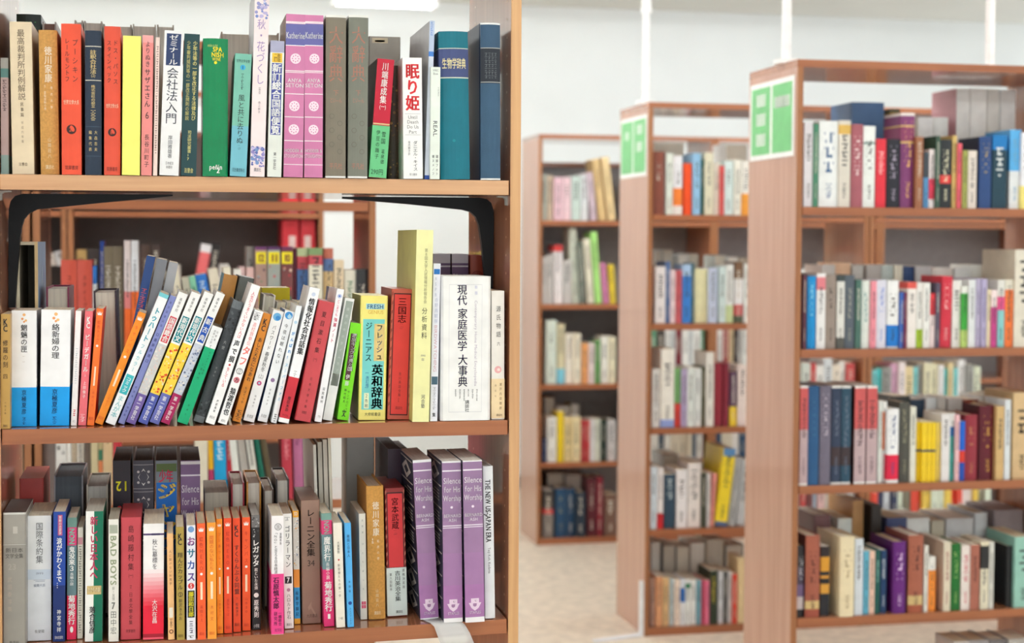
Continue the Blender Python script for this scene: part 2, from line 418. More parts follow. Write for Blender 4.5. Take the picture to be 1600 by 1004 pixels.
# ------------------------------------------------------------------ near bookcase: books read off the photograph
CROPS = {'A': (0, 0, 3.239), 'B': (240, 0, 3.24), 'C': (500, 0, 3.2375), 'D': (0, 440, 3.8625), 'E': (140, 440, 3.8615), 'F': (320, 440, 3.8615),
         'G': (540, 340, 2.789), 'H': (0, 690, 3.196), 'I': (160, 690, 3.196), 'J': (360, 690, 3.196), 'K': (560, 690, 3.196), 'P': (0, 0, 1.0)}
def front(crop, bl, br, tl, yt, yb, tier, name, label, color, deco=(), vs=None, d=0.13, style='pb', bands=None, **kw):
    """bl, br: the spine's foot corners; tl, yt: its upper left corner; yb: foot - in the crop's own pixels"""
    x0, y0, s = CROPS[crop]
    X = lambda x: x0+x/s
    Y = lambda y: y0+y/s
    zf = (lambda u: SH[0], lambda u: SH[1], z3)[tier]
    if vs is None:
        if tier == 0: vs = 0.008
        else:
            uu = at_v(X((bl+br)/2), Y(yb), 0.0)[0]
            vs = at_z(X((bl+br)/2), Y(yb), zf(uu))[1]
            vs = max(-0.012 if tier == 2 else 0.0, min(0.075 if tier == 2 else 0.03, vs))
    ua, za = at_v(X(bl), Y(yb), vs); ub, zb = at_v(X(br), Y(yb), vs); ut, zt = at_v(X(tl), Y(yt), vs)
    th = math.atan2(ut-ua, zt-za)
    w = ((ub-ua)-0.0004)*(0.955 if abs(th) > 0.09 else 1.0); h = math.hypot(ut-ua, zt-za)
    if th > 0.05: h -= 0.0
    uc = (ua+ub)/2
    z = zf(uc) + abs(w/2*math.sin(th)) + (0.0006 if tier < 2 else 0.0010)
    if tier == 2: z += w/2*abs(SL3)
    hh = h
    if tier == 0: hh = zt - z if abs(th) < 0.05 else h
    h = hh
    fz = lambda y: h*(1-(y-yt)/(yb-yt))
    def dec(D, w, h):
        for it in deco:
            k = it[0]
            if k == 'v':
                _, text, xf, ya, yb_, c = it[:6]; bold = it[6] if len(it) > 6 else 0; wf = it[7] if len(it) > 7 else None
                step = (fz(ya)-fz(yb_))/len(text)
                size = min(step*1.12, w*0.84) if wf is None else wf*w
                D.vert(text, xf*w, fz(ya), fz(yb_), size, c, bold)
            elif k == 'h':
                _, text, xf, yc, hs, wf, c = it[:7]; bold = it[7] if len(it) > 7 else 0
                D.line(text, xf*w, fz(yc), wf*w, hs*h/(yb-yt), c, bold)
            elif k == 'r':
                _, text, xf, ya, yb_, hf, c = it[:7]; bold = it[7] if len(it) > 7 else 0
                D.line(text, xf*w, (fz(ya)+fz(yb_))/2, fz(ya)-fz(yb_), hf*w, c, bold, rot=True)
            elif k == 'rect':
                _, xa, xb, ya, yb_, c = it[:6]; D.rect(max(-.499, xa)*w, min(.499, xb)*w, fz(yb_), fz(ya), c, it[6] if len(it) > 6 else 0.00012)
            elif k == 'line':
                _, y, t, c = it[:4]; D.rect(-.499*w, .499*w, fz(y+t/2), fz(y-t/2), c, 0.00018)
            elif k == 'disc': _, xf, yc, r, c = it[:5]; D.disc(xf*w, fz(yc), r*w, c)
            elif k == 'ring': _, xf, yc, r, c = it[:5]; D.disc(xf*w, fz(yc), r*w, c, 0.00024, 20, r*w*0.8)
            elif k == 'marks': _, xf, ya, yb_, n, wf, c = it[:7]; D.marks(xf*w, fz(ya), fz(yb_), n, wf*w, c)
            elif k == 'ros':
                _, xf, yc, r, c, c2 = it
                D.disc(xf*w, fz(yc), r*w, c, 0.0002)
                for i in range(8):
                    t = math.pi*i/4; D.disc(xf*w+0.6*r*w*math.cos(t), fz(yc)+0.6*r*w*math.sin(t), 0.13*r*w, c2, 0.0003, 8)
                D.disc(xf*w, fz(yc), 0.12*r*w, c2, 0.0003, 8)
            elif k == 'crown':
                _, xf, yc, r, c = it; x, z_, q = xf*w, fz(yc), r*w
                D.poly([(x-q*.8, z_-q*.7), (x+q*.8, z_-q*.7), (x+q, z_+q*.7), (x+q*.45, z_-q*.1), (x+q*.3, z_+q), (x, z_), (x-q*.3, z_+q), (x-q*.45, z_-q*.1), (x-q, z_+q*.7)], c)
            elif k == 'dia':
                _, xf, yc, r, c = it; x, z_, q = xf*w, fz(yc), r*w
                for k_, l_ in ((1.0, .0002), ):
                    D.poly([(x-q*.7, z_), (x, z_-q), (x+q*.7, z_), (x, z_+q)], c)
                D.poly([(x-q*.3, z_), (x, z_-q*.45), (x+q*.3, z_), (x, z_+q*.45)], (60, 60, 70), 0.0003)
            elif k == 'poly':
                _, P, c = it[:3]; D.poly([(x*w, fz(y)) for x, y in P], c)
            elif k == 'blot':
                _, xa, xb, ya, yb_, n, cs = it
                for i in range(n):
                    x = random.uniform(xa, xb)*w; y = random.uniform(ya, yb_); r = random.uniform(.05, .14)*w
                    x = max(-w*.49+r, min(w*.49-r, x))
                    D.disc(x, fz(y), r, random.choice(cs), 0.00014+0.000004*i, 9)
    if bands:
        bb = []
        for ya, yb_, c in bands:
            bb.append([fz(yb_), fz(ya), c])
        bb.sort(); bb[0][0] = 0.0; bb[-1][1] = h
        bands = [tuple(x) for x in bb]
    if 'obi' in kw and kw['obi']:
        ya, yb_, c = kw['obi']; kw['obi'] = (max(0.0004, fz(yb_)), fz(ya), c)
    return make_book(name, label, 'book', ('books on the near top shelf', 'books on the near middle shelf', 'books on the near lower shelf')[tier],
                     (uc, vs, z), w, h, d, ry=th, style=style, bands=bands, color=color, deco=dec if deco else None, **kw)
PB, HB, CB, BX = 'paperback_book', 'hardcover_book', 'comic_book', 'boxed_book'
BK, GY, WH, GD, BR, RD = (38, 36, 38), (120, 118, 118), (245, 245, 242), (214, 190, 130), (84, 62, 44), (205, 40, 45)
# ---- top shelf
front('A', 5, 45, 2, 292, 878, 0, PB, 'slim pale pink paperback with teal bands at the shelf end', (226, 208, 204), vs=0.03, d=0.12, bands=[(292, 345, (205, 212, 208)), (345, 390, (120, 180, 176)), (390, 780, (228, 206, 204)), (780, 878, (176, 212, 206))], deco=[('marks', 0, 400, 560, 9, .5, (120, 100, 100))])
front('A', 62, 174, 47, 108, 880, 0, HB, 'thick cream hardcover with a brown ten-character title', (226, 208, 176), vs=0.012, d=0.15, style='pb', rc=(205, 186, 156), deco=[('v', '最高裁判所判例解説', 0, 145, 505, (92, 74, 56), 0, .36), ('v', '民事篇', 0, 512, 592, (92, 74, 56), 0, .16), ('v', '平成六年度', 0, 608, 725, (150, 132, 110), 0, .12), ('h', '法曹会', 0, 830, 14, .42, (110, 92, 70))])
front('A', 206, 300, 194, 150, 880, 0, HB, 'ochre cloth novel with a faded white title beside the cream hardcover', (204, 152, 82), vs=0.014, d=0.135, style='hb', kind='cloth', rough=.7, deco=[('v', '徳川家康', 0, 232, 415, (236, 226, 206), 1, .42), ('v', '５ 変転変転の巻', -.2, 425, 555, (232, 218, 190), 0, .14), ('v', '竜虎の巻', .15, 425, 555, (232, 218, 190), 0, .14), ('v', '山岡荘八', 0, 690, 800, (222, 206, 172), 0, .2), ('h', '講談社', 0, 842, 16, .48, (240, 226, 190))])
OR1 = (236, 84, 52)
front('A', 312, 413, 308, 118, 885, 0, HB, 'orange-red hardcover with a two-column title and black disc, beside the navy law book', OR1, vs=0.0, d=0.14, style='hb', deco=[('v', 'プーシキン', .2, 190, 420, BK, 0, .3), ('v', 'レールモントフ', -.2, 190, 415, BK, 0, .25), ('h', '世界文學大系', 0, 517, 18, .8, (250, 210, 180), 1), ('disc', 0, 655, .25, (58, 30, 28)), ('h', '26', 0, 655, 22, .24, (220, 90, 60)), ('h', '筑摩書房', 0, 850, 17, .68, (110, 30, 24))])
front('A', 430, 514, 429, 153, 885, 0, HB, 'slim navy law book with gold lettering and two pale rules', (30, 46, 66), vs=0.0, d=0.14, style='round', deco=[('line', 233, 4, (214, 208, 190)), ('line', 405, 4, (214, 208, 190)), ('line', 640, 3, (60, 76, 96)), ('line', 790, 3, (60, 76, 96)), ('v', '註釈会社法', 0, 250, 372, GD, 1, .4), ('h', '(2)', 0, 380, 16, .26, GD), ('v', '株式会社の設立', 0, 428, 545, GD, 1, .26), ('marks', 0, 555, 610, 4, .3, GD), ('v', '編集代表', -.18, 655, 770, GD, 0, .2), ('v', '大森忠夫', .16, 655, 770, GD, 0, .2)])
front('A', 526, 609, 527, 132, 885, 0, HB, 'orange-red hardcover with a two-column title and black disc, beside the yellow book', (226, 82, 56), vs=0.0, d=0.14, style='hb', deco=[('v', 'ドス・パソス', .2, 195, 430, BK, 0, .3), ('v', 'スタインベック', -.2, 200, 420, BK, 0, .28), ('h', '世界文學大系', 0, 535, 17, .78, (250, 210, 180), 1), ('disc', 0, 668, .26, (50, 28, 28)), ('h', '87', 0, 668, 22, .24, (220, 90, 60)), ('h', '筑摩書房', 0, 855, 17, .68, (110, 30, 24))])
front('A', 616, 708, 622, 180, 890, 0, PB, 'plain bright yellow book without any lettering', (244, 240, 120), vs=-0.004, d=0.14, style='pb')
front('A', 713, 768, 722, 178, 890, 0, PB, 'slim pink comic collection with a black kana title', (236, 142, 138), vs=-0.002, d=0.125, bands=[(178, 215, (244, 166, 164)), (215, 890, (236, 142, 138))], deco=[('v', 'よりぬき', 0, 205, 340, BK, 0, .5), ('v', 'サザエさん', 0, 345, 545, BK, 1, .56), ('h', '6', 0, 583, 36, .38, BK), ('v', '長谷川町子', 0, 678, 850, BK, 0, .46)])
front('A', 774, 796, 788, 188, 890, 0, PB, 'very thin pale pink booklet beside the white law primer', (238, 214, 204), vs=-0.002, d=0.12, deco=[('marks', 0, 230, 780, 22, .5, (150, 120, 118))])
front('A', 806, 904, 833, 153, 890, 0, PB, 'white law primer with a navy title block at its head', (240, 240, 240), vs=-0.002, d=0.14, lc=(120, 120, 150), deco=[('rect', -.38, .38, 168, 330, (44, 62, 104)), ('v', 'ゼミナール', 0, 172, 328, WH, 1, .5), ('v', '会社法入門', 0, 340, 628, (36, 42, 60), 0, .64), ('v', '岸田雅雄著', 0, 685, 802, (90, 90, 96), 0, .24), ('h', '日本経済', 0, 828, 13, .42, GY), ('h', '新聞社', 0, 848, 12, .34, GY)])
front('B', 137, 216, 156, 170, 892, 0, PB, 'dark teal legal report with yellow two-column lettering', (26, 66, 70), vs=0.0, d=0.14, deco=[('v', '少年法等の一部を改正する法律及び', .22, 205, 610, (238, 226, 140), 1, .3), ('v', '少年審判規則等の一部改正規則の解説', -.2, 205, 610, (206, 196, 120), 0, .26), ('v', '司法研究叢書17', 0, 660, 815, (230, 220, 140), 0, .26), ('h', '法曹会', 0, 865, 20, .6, (230, 220, 140))])
front('B', 248, 376, 250, 192, 898, 0, HB, 'thick glossy green wine guide with yellow capitals at its head', (0, 132, 78), vs=-0.004, d=0.15, style='round', rough=.2, deco=[('h', 'PEÑÍN GUIDE', -.12, 230, 12, .4, (200, 214, 120)), ('h', 'SPA', .08, 248, 24, .38, (246, 226, 40), 2), ('h', 'NISH', .08, 275, 24, .5, (246, 226, 40), 2), ('h', 'WINE', .04, 298, 18, .34, (246, 226, 40), 1), ('disc', 0, 316, .06, (246, 226, 40)), ('h', 'peñín', .02, 850, 26, .52, WH, 1), ('h', '2', .12, 868, 26, .14, WH, 2)])
front('B', 385, 470, 413, 270, 898, 0, PB, 'pale teal novel with a blue volume disc and black title', (122, 190, 172), vs=-0.003, d=0.12, bands=[(270, 640, (122, 190, 170)), (640, 898, (116, 186, 202))], deco=[('h', '世界文学全集', 0, 308, 13, .82, (60, 90, 90)), ('disc', 0, 340, .16, (60, 170, 216)), ('h', 'I', 0, 340, 16, .08, BK), ('marks', 0, 370, 455, 5, .14, (50, 70, 70)), ('v', '風と共に去りぬ', 0, 478, 732, BK, 0, .42), ('v', '(一)', 0, 738, 768, BK, 0, .16), ('h', '河出書房新社', 0, 866, 15, .76, (40, 70, 80))])
front('B', 487, 562, 514, -60, 903, 0, PB, 'tall pale pink craft book with a purple title, taller than its neighbours', (244, 228, 228), vs=-0.006, d=0.17, lc=(206, 208, 212), deco=[('blot', -.4, .45, -50, 90, 40, [(150, 150, 200), (190, 180, 220), (200, 204, 236), (120, 140, 200)]), ('v', '秋・花づくし', 0, 95, 432, (164, 140, 190), 0, .6), ('marks', 0, 445, 480, 3, .14, BK), ('v', '楠三都子', 0, 515, 580, (110, 90, 100), 0, .16), ('blot', -.45, .45, 750, 850, 60, [(96, 110, 180), (150, 140, 200), (200, 190, 226), (120, 150, 200)]), ('h', '講談社', 0, 868, 15, .5, (60, 60, 80))])
front('B', 575, 647, 592, 205, 905, 0, PB, 'white school handbook with bold blue lettering and a yellow block', (226, 232, 226), vs=-0.006, d=0.15, bands=[(205, 265, (170, 170, 196)), (265, 905, (228, 232, 224))], deco=[('rect', -.36, .36, 268, 316, (240, 196, 60)), ('h', '二新', 0, 282, 18, .5, (60, 40, 30)), ('h', '訂版', 0, 302, 18, .5, (60, 40, 30)), ('rect', -.36, .36, 320, 688, (70, 80, 160)), ('v', '新訂総合国語便覧', 0, 322, 686, WH, 2, .66), ('v', '第一学習社', 0, 778, 868, (60, 60, 70), 0, .22)])
for k, (bl, br, tl, yt, yb, wh) in enumerate([(657, 756, 671, 70, 905, 'beside the white school handbook'), (762, 856, 766, 75, 905, 'beside the green-brown dictionary')]):
    PK = (206, 124, 168)
    front('B', bl, br, tl, yt, yb, 0, HB, 'pink novel with a purple title band and rosettes, '+wh, PK, vs=-0.006, d=0.14, style='pb', lc=(150, 132, 116), page=(245, 245, 240), bands=[(70, 108, PK), (108, 112, WH), (112, 120, PK), (120, 228, (104, 104, 168)), (228, 905, PK)],
          deco=[('line', 116, 4, WH), ('line', 230, 4, WH), ('line', 360, 4, WH), ('line', 368, 3, WH), ('line', 478, 4, WH), ('line', 596, 4, WH), ('line', 718, 4, WH), ('line', 840, 3, WH), ('h', 'Katherine', 0, 178, 34, .97, WH, 1), ('ros', .02, 297, .27, (246, 226, 236), PK), ('h', 'ANYA', 0, 408, 20, .72, WH, 1), ('h', 'SETON', 0, 434, 20, .94, WH, 1), ('ros', 0, 540, .27, (246, 226, 236), PK), ('ros', -.01, 660, .27, (246, 226, 236), PK), ('h', 'HODDER &', 0, 768, 18, .94, WH, 1), ('h', 'STOUGHTON', 0, 796, 18, .97, WH, 1)])
for k, (bl, br, tl, wh) in enumerate([(28, 131, 30, 'beside the pink novels'), (141, 241, 146, 'beside the leaning red and green book')]):
    RB = (176, 118, 100)
    front('C', bl, br, tl, 74, 905, 0, HB, 'tall grey-green dictionary with big reddish characters, '+wh, (126, 122, 108), vs=-0.006, d=0.18, style='hb', page=(246, 244, 240), bands=[(74, 86, (236, 236, 230)), (86, 896, ((128, 120, 104), (122, 124, 112))[k]), (896, 905, (236, 236, 234))],
          deco=[('v', '大辭典', 0, 128, 418, RB, 0, .74), ('v', '下', 0, 455, 485, RB, 0, .3), ('h', 'とい—ん', 0, 508, 22, .6, RB)] + [('ring', (.2 if i % 2 else -.2), 590+36*i, .13, (110, 106, 94)) for i in range(6)] + [('h', '平凡社', 0, 845, 24, .66, RB)])
front('C', 248, 334, 291, 304, 905, 0, HB, 'leaning crimson novel with a green paper band', (196, 22, 52), vs=-0.002, d=0.13, style='pb', lc=(96, 92, 86), obi=(640, 905, (104, 194, 132)), obideco=lambda D, w, h: (D.vert('雪国', .18*w, h*.9, h*.64, .28*w, (30, 60, 40)), D.vert('温泉宿', .2*w, h*.56, h*.26, .22*w, (30, 60, 40)), D.vert('伊豆の踊子', -.15*w, h*.92, h*.35, .24*w, (30, 60, 40)), D.line('290円', -.06*w, h*.11, .74*w, h*.09, (30, 60, 40))), deco=[('v', '川端康成集', 0, 320, 530, WH, 1, .4), ('h', '(一)', 0, 545, 20, .4, WH), ('line', 632, 7, (220, 190, 140)),])
front('C', 345, 408, 350, 330, 905, 0, HB, 'dark brown patterned book set back beside the white thriller', (70, 54, 38), vs=0.05, d=0.13, style='hb', deco=[('blot', -.4, .4, 420, 890, 40, [(120, 92, 50), (92, 70, 40), (60, 44, 30), (150, 116, 60)])])
front('C', 423, 521, 417, 290, 910, 0, PB, 'white thriller with a bold red title and grey English subtitle', (244, 244, 242), vs=-0.004, d=0.13, deco=[('v', '眠り姫', 0, 318, 562, (222, 40, 48), 2, .74), ('rect', -.4, .42, 576, 578, (190, 190, 190)), ('h', 'Until', 0, 594, 18, .5, GY), ('h', 'Death', 0, 618, 18, .6, GY), ('h', 'Do Us', 0, 643, 18, .62, GY), ('h', 'Part', 0, 669, 18, .42, GY), ('rect', -.4, .42, 684, 686, (190, 190, 190)), ('v', 'ダニエル・キイス', .12, 715, 870, (40, 40, 44), 0, .24), ('v', '堀内静子訳', -.2, 715, 790, GY, 0, .12), ('h', '早川書房', 0, 888, 10, .4, GY)])
front('C', 529, 555, 556, 104, 910, 0, 'magazine', 'tall thin grey magazine with a pale blue spine standing above its neighbours', (196, 208, 226), vs=0.004, d=0.21, lc=(176, 178, 182), bands=[(104, 260, (186, 200, 224)), (260, 285, (70, 130, 210)), (285, 890, (206, 214, 228)), (890, 910, (40, 80, 170))], deco=[('v', 'BOOKMAN', 0, 110, 180, (70, 130, 210), 1, .6)])
front('C', 557, 606, 561, 338, 912, 0, PB, 'thin white paperback with rotated black Latin capitals', (232, 240, 230), vs=-0.006, d=0.12, deco=[('h', 'YMSC', 0, 355, 11, .6, GY), ('h', 'Book', 0, 372, 11, .5, GY), ('marks', .3, 440, 490, 4, .1, GY), ('r', 'REAL', 0, 612, 694, .44, (50, 50, 54)), ('v', '遠藤フォト', .2, 785, 895, (60, 60, 60), 0, .28), ('v', '著ヌメノフ', -.2, 785, 895, (60, 60, 60), 0, .26)])
TL_ = (0, 112, 130)
front('C', 614, 763, 602, 155, 910, 0, HB, 'thick teal biology dictionary with a violet title label', TL_, vs=-0.002, d=0.15, style='round', bands=[(155, 240, TL_), (240, 244, (200, 206, 190)), (244, 388, (66, 78, 126)), (388, 394, (200, 206, 190)), (394, 910, TL_)], deco=[('h', '生物学辞典', 0, 320, 42, .82, (238, 226, 170), 1), ('disc', -.05, 712, .05, (20, 140, 150))])
front('C', 816, 916, 814, 113, 906, 0, HB, 'blue-black hardcover with a dark ruled label, last on its shelf', (52, 84, 112), vs=-0.002, d=0.16, style='round', lc=(30, 56, 84), bands=[(113, 122, (236, 236, 234)), (122, 240, (52, 84, 112)), (240, 418, (34, 40, 50)), (418, 898, (52, 86, 114)), (898, 906, (236, 236, 234))], deco=[('line', 240, 4, (170, 172, 168)), ('line', 412, 4, (170, 172, 168))] + [('marks', (i-1.5)*.16, 262, 395, 7, .12, (96, 100, 104)) for i in range(4)])

# ---- middle shelf
front('D', 3, 61, 4, 175, 868, 1, CB, 'mustard comic volume first on its shelf beside the blue-footed whites', (190, 150, 78), vs=0.004, d=0.112, deco=[('h', 'K', 0, 223, 40, .5, BK, 2), ('h', 'C', 0, 262, 38, .5, BK, 2), ('v', '修羅の刻', 0, 328, 502, (70, 50, 30), 1, .58), ('v', '四', 0, 528, 575, (70, 50, 30), 1, .5), ('v', '川原正敏', 0, 700, 785, (80, 60, 40), 0, .2), ('h', '講談社', 0, 850, 12, .5, (80, 60, 40))])
for bl, br, tl, txt, col2, wh, y1 in [(69, 221, 69, '魍魎の匣', BK, 'next to the mustard comic', 425), (239, 417, 249, '絡新婦の理', BK, 'beside the thin whites and pinks', 468)]:
    front('D', bl, br, tl, 172, 872, 1, PB, 'thick white novel with a bright blue foot, '+wh, (246, 246, 248), d=0.106, bands=[(172, 636, (246, 246, 248)), (636, 872, (0, 160, 240))], lc=(70, 66, 90),
          deco=[('disc', 0, 198, .06, (240, 180, 110)), ('disc', -.07, 222, .05, (236, 160, 100)), ('disc', .07, 232, .05, (240, 190, 120)), ('disc', 0, 240, .04, (236, 160, 100)), ('v', txt, 0, 255, y1, BK, 1, .27), ('v', '京極夏彦', 0, 648, 800, (0, 40, 90), 1, .2), ('marks', 0, 815, 862, 3, .14, (0, 70, 140))] + ([('v', '——', -.02, 430, 495, (170, 150, 150), 0, .1)] if txt[0] == '魍' else []))
front('D', 427, 463, 456, 178, 870, 1, PB, 'thin white paperback between a blue-footed novel and a pink comic', (244, 240, 240), d=0.11, deco=[('marks', 0, 400, 620, 8, .4, (200, 206, 210)), ('marks', 0, 770, 815, 2, .4, RD), ('h', 'KC', 0, 843, 14, .4, (150, 150, 150))])
front('D', 471, 520, 513, 180, 870, 1, CB, 'pink comic volume with white capitals near its head', (236, 110, 120), d=0.112, page=(238, 228, 214), deco=[('h', 'K', 0, 232, 36, .5, WH, 2), ('h', 'C', 0, 266, 34, .5, WH, 2), ('v', 'ビーデガール', 0, 318, 550, WH, 2, .62), ('v', '１', 0, 555, 580, WH, 1, .3), ('v', '上田倫子', 0, 600, 708, WH, 0, .4), ('marks', 0, 800, 850, 3, .6, (250, 200, 200))])
front('D', 525, 568, 583, 165, 870, 1, CB, 'upright orange comic with red sides and a white crown', (244, 116, 36), d=0.112, lc=(230, 60, 40), rc=(238, 64, 44), deco=[('crown', 0, 195, .36, WH), ('v', '虹色トーク', 0, 235, 370, (220, 60, 30), 0, .5), ('disc', 0, 390, .18, WH), ('rect', -.12, .12, 515, 630, (250, 220, 190)), ('v', '高田りえ', 0, 660, 760, (220, 80, 30), 0, .3), ('h', '講談社', 0, 828, 14, .7, (200, 60, 30))])
front('E', 28, 80, 293, 195, 866, 1, CB, 'leaning orange comic with a white crown, first of the slanting run', (248, 146, 30), d=0.112, deco=[('crown', 0, 232, .34, WH), ('v', 'キャンパス', 0, 268, 445, (240, 90, 30), 0, .5), ('disc', 0, 463, .18, WH), ('rect', -.12, .12, 540, 640, (252, 230, 200)), ('v', '小山ゆう', 0, 680, 760, (230, 100, 30), 0, .3), ('h', '講談社', 0, 830, 14, .7, (220, 90, 30))])
front('E', 92, 156, 421, 85, 870, 1, PB, 'leaning white game book with turquoise kana', (244, 246, 248), d=0.13, bands=[(85, 108, (120, 205, 215)), (108, 870, (244, 246, 248))], deco=[('v', 'トゥハート', 0, 170, 375, (20, 170, 190), 2, .62), ('v', 'フルカラー', 0, 385, 560, (120, 200, 210), 1, .42), ('rect', -.4, .4, 575, 690, (60, 185, 195)), ('v', 'コミック', 0, 590, 680, WH, 1, .5), ('v', 'まんが本', 0, 700, 830, (130, 200, 205), 1, .66)])
front('E', 169, 211, 485, 92, 862, 1, PB, 'thin leaning lavender-blue workbook', (146, 154, 214), d=0.13, deco=[('v', '東京図書出版', 0, 120, 285, (60, 70, 140), 0, .34), ('v', '口語新英語口', 0, 310, 500, (40, 50, 130), 1, .46), ('v', '問題集', 0, 630, 710, (60, 70, 140), 0, .3), ('v', '三省堂編', 0, 730, 820, (50, 60, 140), 0, .34)])
for bl, br, tl, lab, ttl, pic, foot, wh in [
    (216, 278, 536, (222, 60, 76), '国語総合', [(226, 200, 196), (206, 206, 206), (226, 222, 214), (216, 196, 180)], (116, 96, 166), 'with a red label and grey picture'),
    (289, 352, 613, (0, 140, 150), '新現代文', [(240, 170, 40), (250, 214, 70), (226, 80, 40), (236, 226, 190)], (82, 94, 176), 'with a teal label, beside the red-labelled one'),
    (358, 420, 691, (0, 146, 160), '新現代文', [(240, 170, 40), (250, 214, 70), (226, 80, 40), (236, 226, 190)], (104, 110, 184), 'with a teal label, beside the blue-labelled one'),
    (426, 484, 764, (20, 80, 180), '新古典', [(150, 160, 190), (200, 206, 220), (110, 120, 150), (226, 220, 216)], (172, 28, 92), 'with a blue label and crimson foot')]:
    front('E', bl, br, tl, 80, 866, 1, PB, 'leaning white school textbook '+wh, (244, 244, 242), d=0.15, page=(225, 220, 205), bands=[(80, 390, (244, 244, 242)), (390, 690, pic[1]), (690, 866, foot)],
          deco=[('v', '高等学校', 0, 108, 195, GY, 0, .3), ('rect', -.36, .36, 225, 378, lab), ('v', ttl, 0, 230, 374, WH, 2, .6), ('blot', -.42, .42, 405, 680, 60, pic), ('rect', -.5, .5, 690, 866, foot), ('v', '第一学習社', 0, 705, 845, WH, 1, .44)])
front('E', 524, 594, 738, 285, 866, 1, PB, 'leaning green novel with a white upper third', (0, 168, 112), d=0.13, page=(214, 200, 176), bands=[(285, 412, (238, 240, 240)), (412, 866, (0, 172, 116))], deco=[('v', '世界の文学', -.1, 305, 390, GY, 0, .2), ('v', '河野真', .15, 305, 370, GY, 0, .2), ('marks', 0, 395, 410, 1, .14, BK), ('v', 'ボイオティア物語', .15, 430, 570, (10, 90, 60), 0, .18), ('v', '三浦朱門', -.1, 500, 610, (10, 80, 60), 0, .2), ('v', '新潮社', 0, 745, 825, (10, 90, 60), 0, .16)])
front('E', 623, 690, 866, 128, 858, 1, HB, 'leaning charcoal hardcover with swirling black ends', (66, 70, 74), d=0.14, style='hb', kind='cloth', bands=[(128, 175, (110, 116, 120)), (175, 820, (66, 70, 74)), (820, 858, (120, 126, 130))], deco=[('blot', -.42, .42, 180, 330, 22, [(40, 42, 44), (54, 56, 60), (90, 94, 98)]), ('v', '大使', 0, 360, 425, (170, 172, 172), 0, .3), ('v', '閻連科', 0, 520, 590, (140, 142, 142), 0, .18), ('blot', -.42, .42, 730, 818, 16, [(40, 42, 44), (54, 56, 60), (90, 94, 98)])])
front('F', 2, 61, 281, 30, 866, 1, PB, 'tall leaning white advice book with a red and black title', (248, 248, 248), d=0.13, deco=[('v', '人生がうまくいかない人は', 0, 70, 352, (222, 60, 80), 0, .42), ('v', '声で損', 0, 360, 500, BK, 2, .62), ('disc', 0, 512, .12, RD), ('v', 'をしている', 0, 525, 645, (222, 60, 80), 0, .4), ('v', '芦原英幸', 0, 720, 800, BK, 0, .26), ('h', '祥伝社', 0, 828, 14, .6, GY)])
front('F', 77, 134, 301, 185, 866, 1, CB, 'leaning white fighting comic with big pink kana and a ringed number', (246, 246, 246), d=0.112, page=(228, 220, 200), deco=[('marks', -.1, 195, 245, 4, .7, GY), ('v', '高校鉄拳伝', 0, 255, 395, (240, 150, 150), 0, .46), ('v', 'タフ', 0, 395, 520, (240, 130, 120), 2, .9), ('ring', 0, 550, .38, (150, 150, 150)), ('h', '12', 0, 550, 30, .4, GY), ('disc', 0, 603, .36, (220, 130, 140)), ('v', '力', 0, 580, 626, BK, 2, .44), ('v', '猿渡哲也', 0, 650, 815, BK, 2, .66), ('h', '集英社', 0, 848, 12, .5, GY)])
front('F', 165, 217, 353, 200, 852, 1, CB, 'leaning brown-orange boxing comic with black capitals at its head', (226, 142, 44), d=0.112, deco=[('h', 'K', 0, 250, 36, .52, BK, 2), ('h', 'C', 0, 288, 34, .52, BK, 2), ('v', 'あした天気になあれ', 0, 345, 610, BK, 1, .52), ('v', 'ちばてつや', 0, 640, 745, (60, 40, 20), 0, .34), ('marks', 0, 780, 840, 3, .6, (90, 60, 30))])
front('F', 230, 300, 412, 185, 852, 1, PB, 'leaning white novel with a blue globe mark and a heart-shaped stamp', (244, 244, 244), d=0.11, deco=[('disc', 0, 222, .38, (110, 180, 226)), ('disc', .1, 228, .22, (60, 140, 210)), ('v', 'パスワード', 0, 270, 425, BK, 0, .36), ('v', '春夏秋冬', 0, 432, 555, BK, 0, .4), ('h', '(上)', 0, 580, 22, .46, GY), ('disc', 0, 622, .22, (200, 60, 120)), ('disc', 0, 622, .1, (150, 200, 220)), ('v', '松原秀行', 0, 690, 770, GY, 0, .18), ('h', '青い鳥文庫', 0, 822, 16, .56, GY)])
front('F', 316, 378, 483, 185, 852, 1, PB, 'leaning white novel with a blue globe mark and blue edge', (244, 246, 248), d=0.11, lc=(60, 110, 180), deco=[('disc', 0, 212, .4, (60, 150, 220)), ('disc', .1, 218, .22, (180, 220, 240)), ('v', '今夜は眠れない', 0, 258, 508, BK, 0, .4), ('disc', 0, 602, .22, (150, 120, 160)), ('v', '宮部みゆき', 0, 650, 755, GY, 0, .2), ('h', '青い鳥文庫', 0, 818, 16, .56, GY)])
front('F', 399, 434, 553, 150, 856, 1, PB, 'leaning white paperback with bright sky-blue lettering', (242, 246, 248), d=0.12, deco=[('disc', 0, 250, .3, (190, 220, 240)), ('v', 'がんばれ！', 0, 300, 480, (40, 150, 220), 2, .6), ('v', 'スーパーファミ', 0, 490, 730, (150, 205, 235), 2, .6), ('marks', 0, 800, 850, 2, .5, GY)])
front('F', 442, 508, 633, 45, 858, 1, PB, 'leaning white and red book with a bold black title', (246, 246, 246), d=0.13, bands=[(45, 585, (246, 246, 248)), (585, 832, (204, 44, 58)), (832, 858, (246, 246, 246))], deco=[('disc', 0, 85, .2, (206, 216, 236)), ('v', '情報化社会対話集', 0, 108, 448, BK, 2, .62), ('marks', 0, 545, 580, 2, .3, (150, 150, 150)), ('v', '増田米治', 0, 700, 790, (60, 10, 20), 1, .34), ('h', 'サイマル', 0, 815, 12, .6, (90, 20, 30))])
